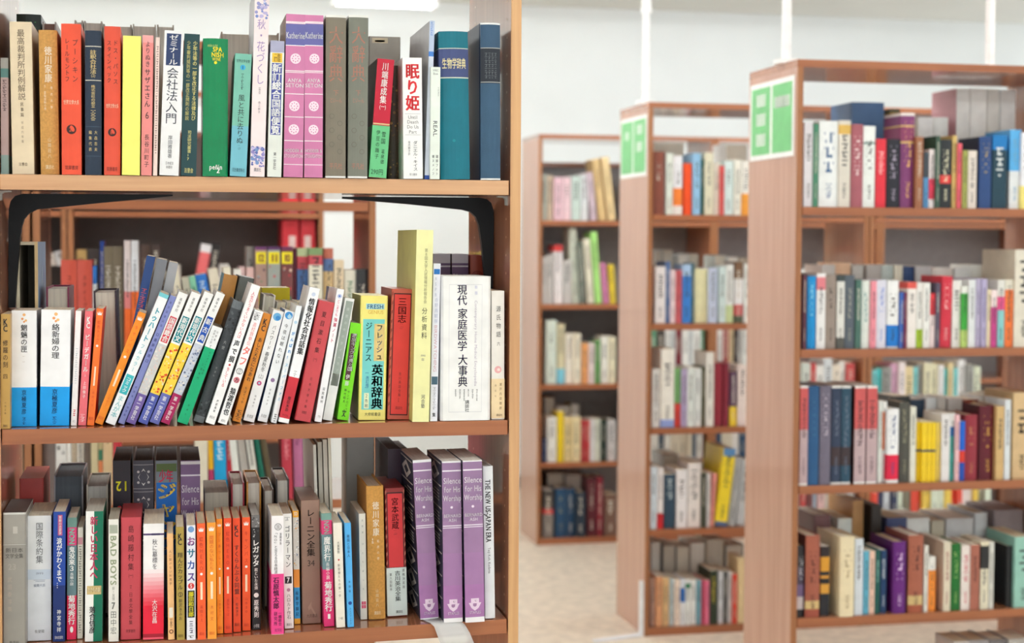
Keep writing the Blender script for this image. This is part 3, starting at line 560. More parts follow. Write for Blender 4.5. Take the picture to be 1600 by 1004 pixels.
front('F', 537, 642, 684, 130, 852, 1, BX, 'thick leaning rose-red boxed volume of collected works', (204, 74, 80), d=0.14, style='box', lc=(150, 40, 52), deco=[('v', '夏目漱石集', 0, 182, 450, (60, 24, 26), 0, .3), ('h', '(一)', 0, 478, 20, .24, (90, 30, 32)), ('v', '日本文學全集', 0, 580, 780, (110, 36, 40), 0, .16), ('h', '筑摩書房', 0, 800, 14, .3, (110, 36, 40))])
front('F', 661, 706, 798, 50, 850, 1, PB, 'leaning white notebook with a magenta kana title', (246, 246, 248), d=0.13, deco=[('ring', 0, 92, .3, (150, 170, 220)), ('disc', 0, 92, .18, (110, 140, 210)), ('v', 'どこまでも', 0, 112, 215, (222, 60, 110), 0, .42), ('v', '強運ノート', 0, 218, 375, (210, 30, 90), 1, .52), ('v', '深見東州', 0, 640, 740, BK, 0, .4), ('h', 'TTJ', 0, 818, 12, .4, GY)])
front('F', 710, 770, 846, 105, 840, 1, PB, 'leaning white paperback with a tall grey-green panel', (240, 242, 240), d=0.12, deco=[('rect', -.36, .4, 122, 632, (160, 172, 164)), ('v', '細胞の中のタイムカプ', 0, 150, 560, (205, 212, 208), 0, .3), ('rect', -.36, .4, 560, 632, (150, 146, 130))])
front('F', 797, 869, 879, 255, 840, 1, PB, 'lime green paperback with a white bubbly title', (122, 222, 22), d=0.11, deco=[('rect', -.35, .12, 320, 600, (84, 50, 58)), ('v', '昆虫キングの見た国', 0, 318, 545, BK, 2, .52), ('v', '昆虫キングの見た国', -.01, 318, 545, WH, 1, .46), ('v', '伊藤', -.1, 560, 640, WH, 1, .36), ('v', '神代昭夫', -.14, 650, 740, (40, 70, 10), 0, .22), ('v', 'サンドロビッチ', .16, 660, 800, (40, 70, 10), 0, .22), ('h', '文', 0, 800, 34, .34, BK, 2)])
front('G', 55, 174, 66, 338, 880, 1, 'dictionary', 'yellow boxed dictionary with a turquoise panel and large black title', (244, 232, 130), d=0.12, style='box', lc=(150, 148, 60), rc=(230, 220, 120), deco=[('rect', -.4, .4, 440, 835, (120, 210, 206)), ('rect', -.3, .38, 372, 397, (170, 220, 226)), ('h', 'FRESH', .04, 385, 19, .6, (20, 110, 190), 1), ('h', 'GENIUS', .06, 409, 16, .58, (224, 180, 70)), ('rect', .02, .4, 460, 622, (226, 200, 130), .0002), ('v', 'フレッシュ', .22, 462, 618, WH, 2, .24), ('v', 'ジーニアス', -.18, 452, 625, (20, 40, 50), 1, .26), ('v', '英和辞典', .16, 636, 832, (20, 40, 50), 2, .42), ('v', '[改訂版]', -.2, 672, 752, (30, 80, 160), 0, .12), ('rect', -.31, -.13, 762, 830, (230, 240, 200), .0002), ('v', '２色刷', -.22, 764, 828, (40, 60, 60), 0, .12), ('h', '大修館書店', .02, 855, 12, .6, (60, 60, 40))])
front('G', 181, 279, 201, 312, 880, 1, BX, 'red boxed novel with a black-framed panel and patterned border', (196, 92, 70), d=0.13, style='box', lc=(150, 66, 50), rc=(170, 80, 60), deco=[('poly', [(-.5+.0, 330+i*40), (-.42, 322+i*40), (-.42, 336+i*40), (-.5, 344+i*40)], (150, 60, 44)) for i in range(13)] + [('poly', [(.42, 330+i*40), (.495, 322+i*40), (.495, 336+i*40), (.42, 344+i*40)], (150, 60, 44)) for i in range(13)] + [('rect', -.4, .4, 330, 862, (60, 22, 20), .00016), ('rect', -.36, .36, 335, 857, (222, 62, 54), .0002), ('v', '三国志', 0, 348, 460, (70, 16, 16), 1, .4), ('v', '(一)', 0, 462, 492, (120, 26, 24), 0, .16), ('v', '吉川英治全集', 0, 672, 782, (130, 30, 28), 0, .13), ('v', '25', 0, 785, 805, (130, 30, 28), 0, .12), ('h', '講談社', 0, 830, 11, .34, (130, 30, 28))])
front('G', 291, 364, 310, 68, 905, 1, 'binder', 'very tall pale yellow report standing above the middle shelf', (238, 236, 172), d=0.21, vs=-0.008, style='pb', lc=(206, 206, 120), deco=[('v', '第８回大学入試情報分析報告会', .1, 148, 388, (150, 146, 110), 0, .2), ('v', '分析資料', .08, 402, 545, (40, 40, 40), 0, .34), ('h', '1990', .04, 615, 9, .3, GY), ('v', '年', .04, 625, 640, GY, 0, .2), ('v', '河合塾', .1, 785, 845, GY, 1, .24)])
front('G', 368, 400, 383, 208, 895, 1, PB, 'thin white birdwatching guide with faint rotated capitals', (232, 234, 244), d=0.14, deco=[('rect', -.42, .42, 232, 255, (40, 120, 200)), ('v', 'RSPBの野鳥観察', 0, 262, 470, (186, 190, 214), 0, .5), ('r', 'BIRDWATCHING', 0, 475, 680, .42, (214, 170, 180)), ('rect', -.42, .42, 700, 735, (70, 100, 120)), ('marks', 0, 745, 845, 8, .4, (180, 180, 190)), ('v', '集', 0, 852, 882, BK, 1, .5)])
PU = (64, 46, 110)
front('G', 413, 631, 416, 265, 895, 1, BX, 'very thick white boxed medical encyclopedia with a purple title', (242, 242, 240), d=0.122, vs=0.002, style='box', lc=(226, 226, 226), deco=[('rect', -.34, .32, 300, 302, (214, 214, 218)), ('rect', -.34, -.333, 300, 858, (220, 220, 224)), ('rect', .315, .322, 300, 858, (220, 220, 224)), ('rect', -.34, .32, 856, 858, (214, 214, 218)), ('v', '現代', -.08, 300, 392, PU, 1, .2), ('v', '家庭医学', -.07, 404, 592, PU, 1, .2), ('v', '大事典', -.06, 605, 748, PU, 1, .2), ('r', 'Contemporary Home Medical Encyclopedia', .2, 370, 745, .055, (190, 180, 196)), ('v', '新版', .2, 300, 350, (190, 190, 220), 0, .06)] + [('marks', -.2+.085*i, 757, 790+10*(i % 3), 4, .03, GY) for i in range(6)] + [('v', '講談社', .03, 805, 858, (60, 60, 64), 0, .09)])
front('G', 636, 692, 636, 325, 885, 1, BX, 'cream novel with a pink stamp and ivory paper band, last on its shelf', (240, 236, 228), d=0.112, vs=0.01, style='pb', obi=(708, 880, (244, 220, 176)), obideco=lambda D, w, h: (D.vert('瀬戸内寂聴訳', .2*w, h*.92, h*.2, .2*w, (150, 120, 80)), D.vert('講談社', -.2*w, h*.9, h*.5, .14*w, (170, 140, 100)), D.line('講談社', .1*w, h*.08, .5*w, h*.05, (110, 80, 50))), deco=[('v', '源氏物語', .04, 385, 532, (60, 56, 52), 0, .38), ('v', '六', .04, 542, 568, (60, 56, 52), 0, .26), ('disc', 0, 668, .28, (238, 180, 180)), ('disc', .05, 668, .12, (248, 226, 220))])

# ---- lower shelf
front('H', 13, 129, 13, 315, 990, 2, HB, 'thick silver-grey literature volume with a dark top, first on the lower shelf', (150, 146, 138), vs=0.01, d=0.13, style='box', bands=[(315, 325, (206, 206, 200)), (325, 470, (158, 154, 146)), (470, 990, (150, 146, 138))], topc=(84, 78, 78), deco=[('rect', -.06, .14, 385, 420, (186, 182, 174)), ('line', 475, 3, (190, 188, 180)), ('h', '新日本', .0, 503, 18, .78, (70, 66, 62)), ('h', '文学全集', .0, 532, 18, .78, (70, 66, 62)), ('h', '23', -.1, 585, 30, .36, (170, 160, 154)), ('v', '武田泰淳集', -.2, 630, 815, (178, 162, 150), 0, .2), ('h', '集英社', 0, 965, 14, .44, (90, 86, 80))])
front('H', 138, 256, 138, 372, 996, 2, PB, 'thick white treaty collection with thin grey characters', (238, 240, 242), d=0.13, bands=[(372, 640, (238, 240, 242)), (640, 690, (214, 226, 240)), (690, 996, (234, 238, 244))], deco=[('v', '国際条約集', 0, 405, 610, (90, 90, 94), 0, .32), ('h', '1999', 0, 660, 12, .34, (150, 160, 180)), ('marks', 0, 690, 702, 1, .5, (160, 170, 190)), ('h', '編集代表', 0, 720, 12, .5, (130, 140, 160)), ('h', '有斐閣', 0, 950, 13, .42, GY)])
front('H', 263, 325, 266, 352, 1000, 2, PB, 'royal blue paperback with a white kana title', (24, 62, 150), d=0.125, bands=[(352, 720, (30, 70, 160)), (720, 1000, (16, 44, 110))], deco=[('rect', -.12, .24, 368, 470, (190, 90, 130)), ('v', '禁断の恋愛学', .06, 372, 468, WH, 0, .22), ('v', '涙がかわくまで…', 0, 482, 735, WH, 2, .46), ('v', '神宮寺祥', 0, 838, 955, WH, 1, .36), ('h', '日本文芸社', 0, 980, 12, .7, WH)])
front('H', 333, 381, 336, 382, 990, 2, PB, 'slim teal paperback with a hot pink foot beside the royal blue one', (96, 140, 136), d=0.106, bands=[(382, 430, (110, 150, 140)), (430, 520, (222, 60, 120)), (520, 770, (100, 130, 136)), (770, 990, (230, 40, 86))], deco=[('r', 'NON', 0, 435, 515, .6, (120, 190, 170), 2), ('v', '鬼没来３', 0, 525, 650, WH, 2, .66), ('v', '長編小説', 0, 655, 720, WH, 0, .4), ('v', '菊地秀行', 0, 768, 915, WH, 2, .76), ('h', '●', 0, 940, 30, .4, WH)])
front('H', 385, 413, 387, 430, 985, 2, PB, 'thin ivory paperback between the teal and the green-edged book', (220, 218, 204), d=0.106, deco=[('rect', -.45, .45, 480, 515, (210, 150, 160)), ('marks', 0, 520, 960, 18, .5, (130, 130, 120))])
front('H', 423, 511, 428, 350, 1000, 2, HB, 'white and green hardcover with a brush-style magenta title', (240, 240, 236), d=0.13, style='pb', page=(206, 206, 196), rc=(0, 108, 82), deco=[('rect', -.02, .5, 350, 1000, (0, 112, 84)), ('v', '新しい日本人へ', -.02, 375, 690, (196, 40, 90), 2, .46), ('rect', -.4, .42, 722, 765, (200, 176, 120), .0002), ('h', 'わかもの論', .0, 742, 20, .7, (250, 240, 200), 1), ('v', '落合信彦', -.08, 825, 960, BK, 2, .36)])
front('I', 30, 81, 30, 390, 1000, 2, CB, 'white comic with grey-green outlined capitals beside the rose-red box', (232, 230, 222), d=0.112, page=(200, 196, 180), deco=[('rect', -.4, .4, 418, 460, (170, 176, 160)), ('r', 'BAD BOYS', 0, 470, 720, .62, (160, 170, 140), 2), ('v', '新・友情', 0, 725, 795, (150, 150, 140), 0, .3), ('h', '7', 0, 820, 34, .4, (110, 112, 104), 2), ('v', '田中宏', 0, 845, 965, (110, 112, 104), 0, .64)])
front('I', 90, 192, 92, 380, 990, 2, BX, 'rose-red boxed volume of collected works standing upright', (198, 72, 82), d=0.135, style='box', lc=(150, 44, 56), deco=[('v', '島崎藤村集', 0, 415, 650, (90, 26, 32), 0, .32), ('h', '(一)', 0, 670, 18, .24, (110, 34, 38)), ('marks', 0, 718, 736, 1, .1, (110, 34, 38)), ('v', '日本文學全集', 0, 752, 918, (110, 34, 40), 0, .2), ('h', '筑摩書房', 0, 948, 13, .48, (110, 34, 40))])
GR = [(412, 640, (246, 244, 244))] + [(640+i*20, 660+i*20, (250-i*2, int(236-i*22), int(238-i*20))) for i in range(9)] + [(820, 962, (232, 24, 58)), (962, 980, (170, 20, 46)), (980, 990, (240, 90, 110))]
front('I', 202, 306, 204, 412, 990, 2, PB, 'white novel fading to red at the foot with a purple rule', (246, 244, 244), d=0.14, bands=GR, deco=[('line', 465, 9, (80, 60, 110)), ('rect', -.1, .3, 460, 470, (60, 50, 90), .0002), ('v', '秋に墓標を', .06, 488, 640, (70, 60, 70), 0, .26), ('v', '大沢在昌', .06, 790, 910, WH, 1, .26)])
front('I', 328, 361, 321, 460, 990, 2, PB, 'thin peach paperback beside the olive comic', (244, 192, 134), d=0.106, deco=[('v', '人に聞けない料理学', 0, 540, 720, (150, 90, 60), 0, .4), ('rect', -.3, .3, 830, 880, (245, 235, 220)), ('marks', 0, 885, 930, 3, .4, (110, 60, 40)), ('disc', 0, 950, .34, (120, 60, 36)), ('disc', 0, 950, .2, (244, 192, 134))])
front('I', 371, 412, 366, 428, 992, 2, CB, 'olive comic volume with black capitals at its head', (178, 152, 70), d=0.112, deco=[('h', 'K', 0, 475, 30, .56, BK, 2), ('h', 'C', 0, 503, 28, .56, BK, 2), ('v', '翔んだカップル', 0, 555, 742, BK, 1, .66), ('ring', 0, 765, .3, BK), ('h', '5', 0, 765, 18, .24, BK), ('v', '柳沢きみお', 0, 785, 895, BK, 0, .44), ('h', '講談社', 0, 972, 12, .7, (90, 70, 30))])
front('I', 421, 466, 420, 420, 992, 2, CB, 'white comic with rainbow outlined kana and a yellow author badge', (238, 238, 246), d=0.112, deco=[('disc', 0, 440, .36, (120, 160, 210)), ('v', 'おサカス', 0, 470, 705, (40, 60, 120), 2, .95), ('v', 'お', 0, 470, 528, (220, 110, 170), 1, .8), ('v', 'サ', 0, 529, 587, (60, 180, 190), 1, .8), ('v', 'カ', 0, 588, 646, (80, 120, 210), 1, .8), ('v', 'ス', 0, 647, 705, (150, 90, 190), 1, .8), ('disc', 0, 722, .36, (220, 60, 60)), ('h', '5', 0, 722, 22, .26, WH, 1), ('rect', -.4, .4, 745, 880, BK), ('v', '藤田和日郎', 0, 750, 876, (240, 226, 40), 2, .62), ('marks', 0, 895, 960, 3, .4, (50, 50, 90)), ('marks', 0, 968, 984, 1, .6, GY)])
def crown_book(crop, bl, br, tl, yt, yb, label, c, title, author, tc=(200, 50, 26)):
    f = lambda t: yt+(yb-yt)*t
    front(crop, bl, br, tl, yt, yb, 2, CB, label, c, d=0.112, page=(214, 200, 170), deco=[('crown', 0, f(.055), .32, WH), ('v', title, 0, f(.11), f(.41), tc, 0, .5), ('disc', 0, f(.435), .16, WH), ('rect', -.13, .13, f(.505), f(.655), (250, 226, 196)), ('v', author, 0, f(.7), f(.85), tc, 0, .36), ('h', '講談社', 0, f(.95), 12, .6, tc)])
crown_book('I', 475, 518, 471, 415, 995, 'red-orange crowned comic beside the rainbow-lettered white comic', (246, 96, 44), '虹色ＨＥＲＯ', '高田りえ')
crown_book('I', 525, 571, 521, 412, 993, 'light orange crowned comic, widest of the crowned ones', (252, 158, 52), '問題のない私たち', '木村文', (214, 90, 30))
crown_book('I', 573, 604, 568, 388, 960, 'amber crowned comic, thinnest of the crowned ones', (250, 148, 34), 'ブシあっしー', '一条ゆかり', (214, 90, 30))
crown_book('I', 608, 648, 605, 384, 958, 'red-orange crowned comic beside the amber one', (242, 84, 42), '虹色ＨＥＲＯ', '高梨みつば')
front('I', 654, 692, 650, 384, 952, 2, CB, 'red-orange comic with black capitals and a black title, no crown', (236, 78, 36), d=0.112, page=(200, 180, 150), deco=[('h', 'K', 0, 432, 28, .56, BK, 2), ('h', 'C', 0, 462, 28, .56, BK, 2), ('v', 'すくらんぶる同盟', 0, 515, 765, BK, 1, .66), ('v', '７', 0, 775, 795, BK, 0, .3), ('v', '松本洋子', 0, 805, 875, BK, 0, .36), ('h', '講談社', 0, 915, 12, .7, (120, 40, 20))])
crown_book('I', 699, 740, 697, 380, 945, 'red-orange crowned comic beside the black and white one', (246, 92, 40), 'キャンパス', '山本まゆ')
front('J', 110, 152, 104, 368, 940, 2, PB, 'black paperback with jagged white kana', (44, 42, 44), d=0.12, page=(190, 190, 186), lc=(60, 60, 60), bands=[(368, 430, (120, 118, 118)), (430, 940, (40, 38, 40))], deco=[('blot', -.4, .4, 380, 480, 16, [(200, 200, 200), (70, 68, 68), (150, 150, 150)]), ('v', 'レガッタ', 0, 490, 625, WH, 2, .86), ('v', '君といた永遠', 0, 632, 740, WH, 1, .46), ('disc', 0, 768, .3, WH), ('v', '原秀則', 0, 790, 880, WH, 2, .6), ('h', '小学館', 0, 922, 14, .7, WH, 1)])
front('J', 205, 266, 205, 375, 968, 2, PB, 'white political paperback with a hot pink band, standing proud of the shelf', (244, 240, 242), d=0.12, vs=-0.010, lc=(226, 222, 222), obi=(665, 966, (236, 66, 140)), obideco=lambda D, w, h: (D.vert('石原慎太郎', -.12*w, h*.95, h*.42, .5*w, (90, 20, 70), 2), D.vert('一橋総合', .2*w, h*.38, h*.14, .28*w, (90, 20, 70), 1), D.vert('研究所', -.16*w, h*.38, h*.14, .3*w, (90, 20, 70), 1), D.line('光文社', .05*w, h*.07, .6*w, h*.045, (120, 30, 90))), deco=[('ring', .04, 430, .3, (150, 150, 150)), ('v', '国', .04, 415, 445, GY, 0, .3), ('v', '宣戦布告', .26, 460, 520, (70, 60, 70), 0, .2), ('v', '「NO」と言える日本経済', -.14, 450, 665, (50, 46, 50), 0, .3)])
front('J', 271, 317, 260, 362, 935, 2, CB, 'white comic with a square black seven, beside the pink-banded paperback', (244, 242, 238), d=0.112, page=(196, 178, 156), deco=[('marks', 0, 375, 400, 1, .6, (200, 200, 200)), ('v', 'ゴリラーマン', 0, 420, 632, (80, 80, 84), 1, .6), ('rect', -.38, .38, 675, 710, BK), ('h', '7', 0, 692, 26, .36, WH, 2), ('disc', 0, 742, .2, (190, 150, 170)), ('v', 'ハロルド作石', 0, 760, 888, (80, 80, 84), 0, .44), ('h', '講談社', 0, 915, 10, .6, GY)])
front('J', 320, 350, 311, 348, 912, 2, PB, 'thin orange-edged paperback with a sky blue label at its foot', (244, 160, 60), d=0.106, bands=[(348, 380, (246, 176, 60)), (380, 640, (220, 214, 206)), (640, 730, (240, 150, 60)), (730, 885, (60, 160, 220)), (885, 912, (246, 176, 60))], deco=[('h', 'SD', 0, 362, 16, .6, WH, 1), ('blot', -.4, .4, 390, 630, 30, [(150, 150, 160), (240, 240, 240), (246, 176, 80), (110, 130, 160)]), ('v', '桜蘭学園記', 0, 745, 875, (20, 60, 110), 1, .56)])
front('J', 359, 454, 351, 295, 910, 2, BX, 'tall brown boxed volume numbered thirty-four', (152, 120, 104), d=0.14, style='box', lc=(120, 94, 80), rc=(130, 100, 86), deco=[('v', 'レーニン全集', 0, 338, 575, (54, 42, 38), 1, .46), ('h', '34', 0, 608, 30, .42, (54, 42, 38)), ('poly', [(-.2, 830), (0, 800), (-.02, 822), (.24, 866), (.2, 876), (-.05, 836), (-.15, 845)], (170, 138, 120)), ('h', '大月書店', .02, 872, 14, .58, (80, 60, 50))])
front('J', 468, 520, 453, 360, 925, 2, PB, 'slim teal and hot pink paperback beside the tall brown box', (110, 150, 144), d=0.106, bands=[(360, 395, (120, 160, 150)), (395, 465, (222, 60, 120)), (465, 640, (110, 140, 146)), (640, 925, (226, 50, 120))], deco=[('r', 'NON', 0, 398, 462, .56, (120, 190, 170), 1), ('v', '魔界行', 0, 475, 600, WH, 2, .66), ('v', '長編小説', 0, 605, 690, WH, 0, .36), ('v', '菊地秀行', 0, 700, 850, WH, 2, .74), ('h', '■', 0, 875, 24, .3, WH)])
front('J', 530, 574, 513, 408, 930, 2, PB, 'thin ivory paperback leaning by the light blue one', (238, 232, 218), d=0.106, deco=[('v', '大東亜塾', 0, 500, 560, (90, 90, 80), 0, .3), ('disc', 0, 592, .1, RD), ('v', '新官僚たちの第一歩', 0, 610, 780, (110, 100, 90), 0, .3), ('h', '三一新書', 0, 885, 10, .5, GY)])
front('J', 585, 618, 569, 408, 928, 2, PB, 'thin light blue paperback with a dark rotated title', (84, 176, 236), d=0.106, deco=[('v', '韓国と日本人', 0, 465, 580, (20, 50, 110), 0, .44), ('v', '本田靖', 0, 690, 760, (20, 50, 110), 0, .32), ('disc', 0, 808, .28, (20, 70, 150)), ('v', 'カッパブックス', 0, 830, 915, (20, 50, 110), 0, .3)])
front('J', 650, 684, 641, 362, 890, 2, PB, 'thin cream paperback with a pink chequer stamp, beside the ochre novel', (232, 226, 212), d=0.13, lc=(206, 196, 182), deco=[('v', '太平洋', 0, 380, 470, (120, 130, 120), 0, .3), ('v', 'ひとりぼっち', 0, 490, 760, (150, 150, 140), 0, .3), ('rect', -.3, .0, 800, 816, (220, 80, 110)), ('rect', .04, .34, 800, 816, (220, 80, 110)), ('rect', -.3, .0, 818, 834, (220, 80, 110)), ('rect', .04, .34, 818, 834, (220, 80, 110))])
front('K', 52, 137, 40, 225, 890, 2, HB, 'ochre cloth novel with a white title on the lower shelf', (204, 148, 72), d=0.135, style='hb', kind='cloth', rough=.7, lc=(178, 120, 54), deco=[('v', '徳川家康', .02, 300, 475, (236, 226, 206), 1, .4), ('v', '15', -.12, 482, 512, (236, 226, 206), 1, .3), ('v', '竜虎の巻', .12, 485, 600, (232, 218, 190), 0, .15), ('v', '山岡荘八', .02, 735, 830, (222, 206, 172), 0, .18), ('h', '講談社', .02, 858, 14, .4, (240, 226, 190))])
front('K', 146, 244, 131, 235, 875, 2, BX, 'red boxed novel with a pale blue-white paper band', (150, 50, 48), d=0.13, style='box', lc=(120, 30, 36), obi=(632, 872, (214, 226, 222)), obideco=lambda D, w, h: (D.vert('吉川英治全集', .05*w, h*.94, h*.3, .3*w, (50, 50, 50), 1), D.vert('原稿決定版', .36*w, h*.98, h*.55, .13*w, (60, 60, 60)), D.vert('第六回配本', -.3*w, h*.9, h*.52, .13*w, (60, 60, 60)), D.line('講談社', .1*w, h*.08, .36*w, h*.05, (60, 60, 60))), deco=[('poly', [(-.5, 250+i*44), (-.43, 240+i*44), (-.43, 258+i*44), (-.5, 268+i*44)], (190, 110, 90)) for i in range(9)] + [('poly', [(.43, 250+i*44), (.495, 240+i*44), (.495, 258+i*44), (.43, 268+i*44)], (190, 110, 90)) for i in range(9)] + [('rect', -.42, .42, 256, 640, (50, 20, 22), .00016), ('rect', -.38, .38, 262, 630, (216, 56, 60), .0002), ('v', '宮本武蔵', 0, 282, 440, (70, 16, 20), 1, .38), ('v', '(二)', 0, 445, 475, (110, 26, 30), 0, .2)])
PV = (154, 116, 162)
def ornate(root, w, h, d):
    mb = MB(); x = -w/2-0.0003; g = mat((216, 206, 198), 0.4); g2 = mat((60, 58, 70), 0.5)
    def q(y0, y1, z0, z1, m): mb.face([(x, y0, z0), (x, y0, z1), (x, y1, z1), (x, y1, z0)], m)
    for k in range(7):
        zc = h*(0.07+0.14*k)
        yc = d*0.5
        if k in (0, 1, 2, 6):
            for s, mm in ((1.0, g), (0.5, g2)):
                mb.face([(x-0.0002*(2-s), yc-0.05*s, zc), (x-0.0002*(2-s), yc, zc+0.015*s), (x-0.0002*(2-s), yc+0.05*s, zc), (x-0.0002*(2-s), yc, zc-0.015*s)], mm)
        else:
            for j in range(4): q(d*.2, d*(.5+.1*(j % 3)), zc-0.008+0.005*j, zc-0.006+0.005*j, g)
        q(0.012, d-0.002, zc+0.0165, zc+0.0185, g)
    mb.build('cover_ornament', root)
for bl, br, tl, yt, yb, wh in [(310, 402, 271, 95, 890, 'beside the red boxed novel'), (427, 522, 417, 100, 905, 'middle of the three identical volumes'), (535, 631, 521, 102, 910, 'beside the white trade book')]:
    front('K', bl, br, tl, yt, yb, 2, HB, 'tall purple jacketed book with an ornate dark side, '+wh, PV, d=0.15, style='pb', lc=(50, 50, 68), page=(236, 234, 228), side=ornate,
          bands=[(95, 108, (238, 238, 240)), (108, 400, (152, 120, 158)), (400, 560, (158, 122, 162)), (560, 720, (164, 122, 168)), (720, 884, (170, 118, 172)), (884, 910, (240, 238, 240))],
          deco=[('line', 148, 7, (238, 230, 240)), ('h', 'Silence', .02, 197, 30, .93, (244, 236, 244), 1), ('h', 'for His', .02, 240, 30, .86, (244, 236, 244), 1), ('h', 'Worship', .02, 284, 30, .95, (244, 236, 244), 1), ('disc', -.02, 330, .07, (240, 226, 240)), ('h', 'BERNARD', .02, 372, 17, .93, (244, 236, 244), 1), ('h', 'ASH', .02, 394, 16, .42, (244, 236, 244), 1), ('line', 422, 5, (236, 226, 238)), ('line', 432, 4, (236, 226, 238)), ('rect', -.2, .22, 790, 815, (228, 206, 226), .0002), ('poly', [(-.32, 812), (.34, 812), (.2, 838), (0, 852), (-.18, 838)], (228, 206, 226)), ('disc', .06, 802, .06, (120, 90, 120)), ('disc', 0, 822, .1, (160, 120, 160)), ('h', 'STAPLES', .02, 860, 14, .6, (240, 226, 240), 1)])
front('K', 634, 684, 622, 125, 885, 2, HB, 'tall white trade book with rotated black capitals, last on the lower shelf', (234, 238, 240), d=0.15, style='hb', page=(230, 230, 226), lc=(200, 204, 208), rough=.25, deco=[('r', 'THE NEW US-JAPAN ERA', -.04, 192, 505, .52, BK, 2), ('r', 'Taiji Koh. Kodama', 0, 530, 660, .26, (90, 90, 96))])
# ------------------------------------------------------------------ rows of books told by their place
ORD = 'first second third fourth fifth sixth seventh eighth ninth tenth eleventh twelfth thirteenth fourteenth fifteenth sixteenth seventeenth eighteenth nineteenth twentieth twenty-first twenty-second twenty-third twenty-fourth twenty-fifth twenty-sixth twenty-seventh twenty-eighth twenty-ninth thirtieth thirty-first thirty-second thirty-third thirty-fourth'.split()
def colour_name(c):
    import colorsys
    h, s, v = colorsys.rgb_to_hsv(*[x/255 for x in c[:3]]); h *= 360
    if v < 0.24: return 'black'
    if s < 0.10: return 'white' if v > 0.86 else ('pale grey' if v > 0.7 else ('grey' if v > 0.42 else 'charcoal'))
    if s < 0.24 and v > 0.72: return 'cream' if 20 < h < 75 else ('pale green' if h < 170 and h >= 75 else ('pale blue' if 170 <= h < 260 else ('pale pink' if h >= 300 or h <= 20 else 'lavender')))
    if h < 14 or h >= 345: n = 'red' if s > 0.5 else 'rose'
    elif h < 42: n = 'brown' if v < 0.66 else ('orange' if s > 0.6 else 'tan')
    elif h < 68: n = 'yellow' if v > 0.72 and s > .3 else 'olive'
    elif h < 165: n = 'green'
    elif h < 195: n = 'teal'
    elif h < 250: n = 'blue'
    elif h < 300: n = 'purple'
    else: n = 'pink' if v > 0.6 else 'maroon'
    return ('dark ' if v < 0.45 else '') + n
_count = {}
def kind_word(n): return n.replace('_book', ' book').replace('_', ' ').replace('comic book', 'comic').replace('paperback book', 'paperback').replace('hardcover book', 'hardcover')
def place_label(c, name, tier, phrase, grp):
    i = _count.get(grp, 0); _count[grp] = i+1
    return '%s %s, %s from left, %s shelf of the %s' % (colour_name(c), kind_word(name), ORD[i], tier, phrase)
TIER = ['top', 'second', 'third', 'fourth', 'lowest']
KINDS_OF = ['paperback_book', 'hardcover_book', 'paperback_book', 'comic_book']
def strokes(c, dark, n0=0):
    def deco(D, w, h):
        k = random.choice((0, 1, 2))
        z1 = h*random.uniform(.82, .93); z0 = h*random.uniform(.35, .55)
        D.marks(0, z1, z0, int((z1-z0)/max(w*.55, .006)), .5*w, c)
        if k: D.marks(0, h*.28, h*.1, max(3, int(h*.18/max(w*.35, .005))), .3*w, c)
    return deco
def row(case, tier, v, items, crop, yb, phrase, grp, single=False, zbase=None, back=False, vmin=0.0, depth=(0.105, 0.14)):
    """items: (x0, x1, ytop, colour, options) read off the photograph; they stand on the case's shelf"""
    x0c, y0c, s = crop
    zb = (SH[tier] if zbase is None else zbase)
    lastu = None
    for it in items:
        a, b, yt, c = it[:4]; o = dict(it[4]) if len(it) > 4 else {}
        dv = o.pop('dv', random.uniform(0.0, 0.02)); dt = o.pop('dt', 0); vv = v+dv
        base = o.pop('yb', yb)
        ua, za = at_v(x0c+a/s, y0c+base/s, vv); ub, _ = at_v(x0c+b/s, y0c+base/s, vv); ut, zt = at_v(x0c+(a+dt)/s, y0c+yt/s, vv)
        th = math.atan2(ut-ua, zt-zb) if dt else 0.0
        w = (ub-ua)*math.cos(th)-0.0005; h = (zt-zb)/math.cos(th)
        style = o.pop('style', None) or random.choice(('pb', 'pb', 'pb', 'hb'))
        name = o.pop('name', None) or ({'hb': 'hardcover_book', 'round': 'hardcover_book', 'box': 'boxed_book'}.get(style) or random.choice(('paperback_book', 'paperback_book', 'comic_book')))
        tc = o.pop('tc', None) or ((50, 48, 52) if sum(c) > 380 else (216, 210, 196))
        bands = o.pop('bands', None)
        if bands:
            bb = [[h*(1-y1), h*(1-y0_), cc] for y0_, y1, cc in bands]; bb.sort(); bb[0][0] = 0; bb[-1][1] = h; bands = [tuple(q) for q in bb]
        d = o.pop('d', random.uniform(*depth))
        deco = o.pop('deco', 1)
        lab = o.pop('label', None) or place_label(c, name, TIER[tier], phrase, grp)
        pg = o.pop('page', random.choice([(232, 224, 204), (236, 232, 220), (214, 200, 170)]))
        make_book(name, lab, 'book', grp, ((ua+ub)/2, vv, zb+0.0005+abs(w/2*math.sin(th))), w, h, d, ry=th, style=style, color=c, bands=bands, page=pg,
                  deco=strokes(tc, 0) if deco == 1 else (deco or None), single=single, **o)

